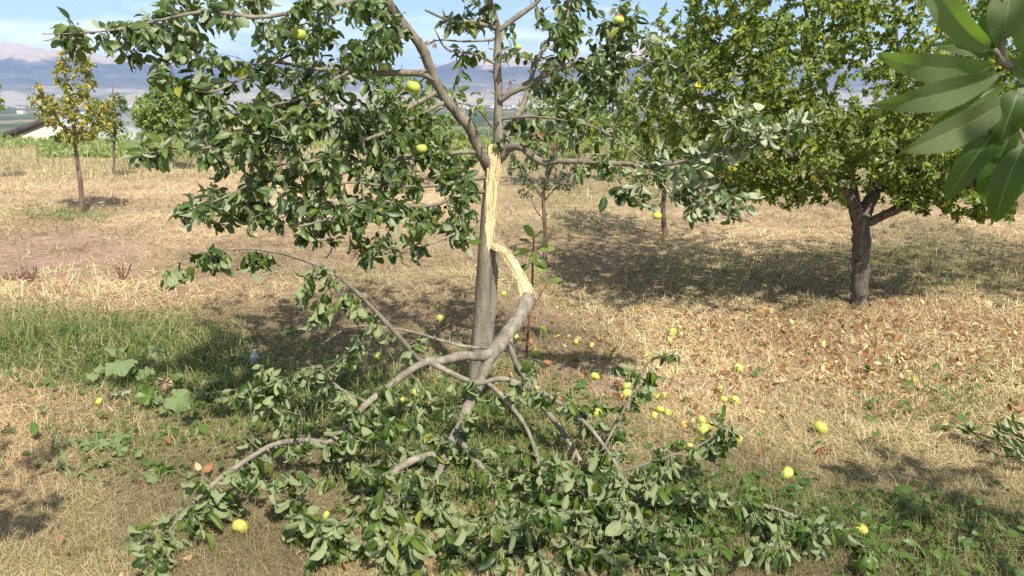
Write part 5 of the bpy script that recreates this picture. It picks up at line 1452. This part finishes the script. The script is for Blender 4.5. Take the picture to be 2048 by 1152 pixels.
# tall dry weeds and the green crop strip at the end of the field
n = 90000
X = rng.uniform(-24, 28, n); Y = rng.uniform(14.5, 26, n)
pxx, pyy = to_px(np.stack([X, Y, np.zeros(n)], -1))
dens = 0.25 + 0.75 * sstep(0.42, 0.62, fbm(X, Y, 3, 0.35)) * np.where(pxx < 560, 1.0, 0.5)
keep = rng.random(n) < dens
X, Y, pxx = X[keep], Y[keep], pxx[keep]; n = len(X)
cl = pick([(0.42, 0.38, 0.18), (0.30, 0.31, 0.13), (0.52, 0.45, 0.24), (0.18, 0.22, 0.08), (0.24, 0.27, 0.1)], n)
blades('tall_weeds', X, Y, rng.uniform(0.12, 0.5, n) * np.where(rng.random(n) < 0.15, 1.4, 0.65) * sstep(14, 17, Y), rng.uniform(0.006, 0.016, n), rng.uniform(0.9, 1.55, n), rng.uniform(0, 0.6, n), cl, M_blade, 'tall seeding weeds along the far end of the field', 'weeds')
n = 5500
Y = rng.uniform(20.5, 24.5, n); X = (rng.uniform(90, 470, n) - 1024) / F * Y
B = np.stack([X, Y, hgt(X, Y) + rng.uniform(0.0, 0.13, n)], -1)
D = rng.normal(0, 1, (n, 3)); Ls = rng.uniform(0.10, 0.18, n)
V, Fc, A = leaf_geo(B, D, np.array([0, -.4, 1.]) + rng.normal(0, .4, (n, 3)), Ls, Ls * 0.7, np.full(n, .6), np.full(n, .2), rng.random(n), 3, 3, 0)
tag(link('crop_foliage', mesh_from('crop_foliage', V, Fc, {'luv': ('FLOAT_VECTOR', A)}), M_leaf_light), 'low strip of bright green crop at the field end on the left', 'crop', kind='stuff')
# scrub on the slope below the field, seen over the lip
n = 16000
Y = rng.uniform(24, 34, n); X = rng.uniform(-1.0, 1.1, n) * Y
hump = fbm(X, Y, 3, 0.28)
B = np.stack([X, Y, hgt(X, Y) + rng.uniform(0.0, 1.0, n) * (0.2 + 1.1 * sstep(0.42, 0.72, hump))], -1)
D = rng.normal(0, 1, (n, 3)); Ls = rng.uniform(0.12, 0.24, n)
V, Fc, A = leaf_geo(B, D, np.array([0, -.4, 1.]) + rng.normal(0, .5, (n, 3)), Ls, Ls * 0.6, np.full(n, .6), np.full(n, .2), rng.random(n), 3, 3, 0)
tag(link('scrub_foliage', mesh_from('scrub_foliage', V, Fc, {'luv': ('FLOAT_VECTOR', A)}), M_leaf_light), 'pale green scrub along the edge where the field drops away', 'scrub', kind='stuff')

# dead leaves on the ground
X, Y = scatter(44000, 560, 1200)
g, s, l, px, py = fields(X, Y)
keep = rng.random(len(X)) < l * 0.62 * (0.3 + 1.1 * fbm(X, Y, 3, 2.2))
X, Y = X[keep], Y[keep]; n = len(X)
B = np.stack([X, Y, hgt(X, Y) + 0.020 + 0.022 * rng.random(n)], -1)
a_ = rng.uniform(0, 2 * PI, n)
D = np.stack([np.cos(a_), np.sin(a_), rng.normal(0.1, 0.3, n)], -1)
Ls = rng.uniform(0.026, 0.062, n)
V, Fc, A = leaf_geo(B, D, np.array([0, 0, 1.]) + rng.normal(0, .5, (n, 3)), Ls, Ls * rng.uniform(0.35, 0.62, n), rng.uniform(-2.2, 2.4, n), rng.uniform(0, 1.0, n), rng.random(n), 6, 3, 0, 0.12)
M_litter = leaf_mat('dead_leaf_litter', [(0.0, (0.13, 0.05, 0.025)), (0.35, (0.27, 0.115, 0.05)), (0.62, (0.36, 0.19, 0.09)), (0.82, (0.50, 0.36, 0.20)), (0.95, (0.62, 0.50, 0.28)), (1.0, (0.55, 0.50, 0.08))], (0.50, 0.33, 0.18), 0.15, 0.8, 0.1)
tag(link('leaf_litter', mesh_from('leaf_litter', V, Fc, {'luv': ('FLOAT_VECTOR', A)}), M_litter), 'orange and tan dead leaves strewn under the big right tree', 'dead leaves', kind='stuff')

# low green ground weeds near the trunk and at the lower right
X, Y = scatter(30000, 600, 1200)
g, s, l, px, py = fields(X, Y)
keep = rng.random(len(X)) < g * 0.5
X, Y = X[keep], Y[keep]; n = len(X)
B = np.stack([X, Y, hgt(X, Y) + 0.01 + 0.05 * rng.random(n)], -1)
a_ = rng.uniform(0, 2 * PI, n)
D = np.stack([np.cos(a_), np.sin(a_), rng.normal(0.2, 0.35, n)], -1)
Ls = rng.uniform(0.015, 0.05, n) * np.where(rng.random(n) < 0.08, 1.7, 1.0)
V, Fc, A = leaf_geo(B, D, np.array([0, -.2, 1.]) + rng.normal(0, .4, (n, 3)), Ls, Ls * rng.uniform(0.5, 0.9, n), rng.uniform(0, 1, n), rng.uniform(0, .5, n), rng.random(n), 4, 3, 0)
tag(link('ground_weeds', mesh_from('ground_weeds', V, Fc, {'luv': ('FLOAT_VECTOR', A)}), M_leaf_weed), 'small leafy weeds mixed into the green grass', 'weeds', kind='stuff')

# ------------------------------------------------------------------ sheds beyond the field
M_wall = plain_mat('whitewashed_wall', (0.40, 0.345, 0.28), (0.50, 0.445, 0.38), 0.8, 0.9)
M_roof_grey = plain_mat('grey_sheet_roof', (0.27, 0.27, 0.27), (0.36, 0.355, 0.345), 0.6, 0.7)
M_roof_dark = plain_mat('dark_eave', (0.035, 0.03, 0.03), (0.07, 0.06, 0.055), 2, 0.8)
M_roof_pink = plain_mat('faded_tile_roof', (0.42, 0.28, 0.22), (0.52, 0.38, 0.31), 1, 0.8)


def prism(mb, P2, y0, y1):
    """polygon in x-z (four corners) pushed from y0 to y1"""
    a = np.array([[x, y0, z] for x, z in P2]); b2 = np.array([[x, y1, z] for x, z in P2])
    V = np.concatenate([a, b2]); k = len(P2)
    f = [[q, (q + 1) % k, k + (q + 1) % k, k + q] for q in range(k)]
    f += [[3, 2, 1, 0], [4, 5, 6, 7]]
    mb.add(V, f)


def shed(name, label, px0, px1, apex_px, y_eave_l, y_apex, y_eave_r, Yd, depth, roofm, wallm):
    gx = lambda px: (px - 1024) / F * (Yd * cth) * 1.02
    zat = lambda py: float(PD(1024, py, Yd)[2])
    x0, x1, xa = gx(px0), gx(px1), gx(apex_px)
    zl, za, zr = zat(y_eave_l), zat(y_apex), zat(y_eave_r)
    zb = min(zl, zr) - 4.0
    root = empty(name, (xa, Yd, zb), label, 'building')
    w = MB()
    prism(w, [(x0, zb), (xa, zb), (xa, za), (x0, zl)], Yd, Yd + depth)
    prism(w, [(xa, zb), (x1, zb), (x1, zr), (xa, za)], Yd, Yd + depth)
    w.obj('wall', wallm, root)
    r = MB(); t = 0.16
    prism(r, [(x0 - .5, zl - .05), (xa, za + .02), (xa, za + t), (x0 - .5, zl + t - .05)], Yd - .1, Yd + depth + .4)
    prism(r, [(xa, za + .02), (x1 + .5, zr - .05), (x1 + .5, zr + t - .05), (xa, za + t)], Yd - .1, Yd + depth + .4)
    r.obj('roof', roofm, root)
    f = MB()
    prism(f, [(x0 - .5, zl - .20), (xa, za - .12), (xa, za + t + .02), (x0 - .5, zl + t - .03)], Yd - .15, Yd - .1)
    f.obj('eave_board', M_roof_dark, root)


shed('shed', 'white gabled shed with a dark eave beyond the field on the left', 8, 150, 112, 281, 238, 268, 42, 9, M_roof_grey, M_wall)
def lean_to(label, F0, F1, B0, B1, Yf, Yb, roofm, wallm):
    # roof sheet falling towards the field: two front corners and two back corners
    p = [PD(F0[0], F0[1], Yf), PD(F1[0], F1[1], Yf), PD(B1[0], B1[1], Yb), PD(B0[0], B0[1], Yb)]
    zb = p[1][2] - 4
    root = empty('shed', (p[0][0], Yf, zb), label, 'building')
    up = np.array([0, 0, 0.15])
    r = MB(); r.add(np.array(p + [q + up for q in p]), [[0, 3, 2, 1], [4, 5, 6, 7], [0, 1, 5, 4], [1, 2, 6, 5], [2, 3, 7, 6], [3, 0, 4, 7]])
    r.obj('roof', roofm, root)
    c_ = sum(p) / 4
    top = [c_ + (q - c_) * 0.96 - [0, 0, 0.02] for q in p]; bot = [np.array([q[0], q[1], zb]) for q in top]
    w = MB(); w.add(np.array(bot + top), [[0, 1, 5, 4], [1, 2, 6, 5], [2, 3, 7, 6], [3, 0, 4, 7]])
    w.obj('wall', wallm, root)


lean_to('grey sheet roof sloping towards the field right of the yellowing tree', (196, 279), (322, 301), (205, 243), (300, 252), 38, 47, M_roof_grey, M_wall)
shed('shed', 'small shed with a faded pinkish roof between the young trees and the crown', 374, 440, 405, 262, 249, 262, 62, 8, M_roof_pink, M_wall)

# ------------------------------------------------------------------ haze over the plain
hz = bpy.data.meshes.new('haze')
x0, x1, y0, y1, z0, z1 = -45000, 45000, -60, 42000, -140, 1700
hv = [(x, y, z) for z in (z0, z1) for y in (y0, y1) for x in (x0, x1)]
hz.from_pydata(hv, [], [(0, 2, 3, 1), (4, 5, 7, 6), (0, 1, 5, 4), (2, 6, 7, 3), (0, 4, 6, 2), (1, 3, 7, 5)])
m, nt, o = new_mat('haze_air')
pv = N_(nt, 'ShaderNodeVolumePrincipled', Density=3.7e-5, Anisotropy=0.1)
pv.inputs['Color'].default_value = (0.44, 0.63, 1.0, 1)
nt.links.new(pv.outputs[0], o.inputs['Volume'])
tag(link('haze', hz, m), 'thin blue haze over the plain and mountains', 'haze', kind='stuff')
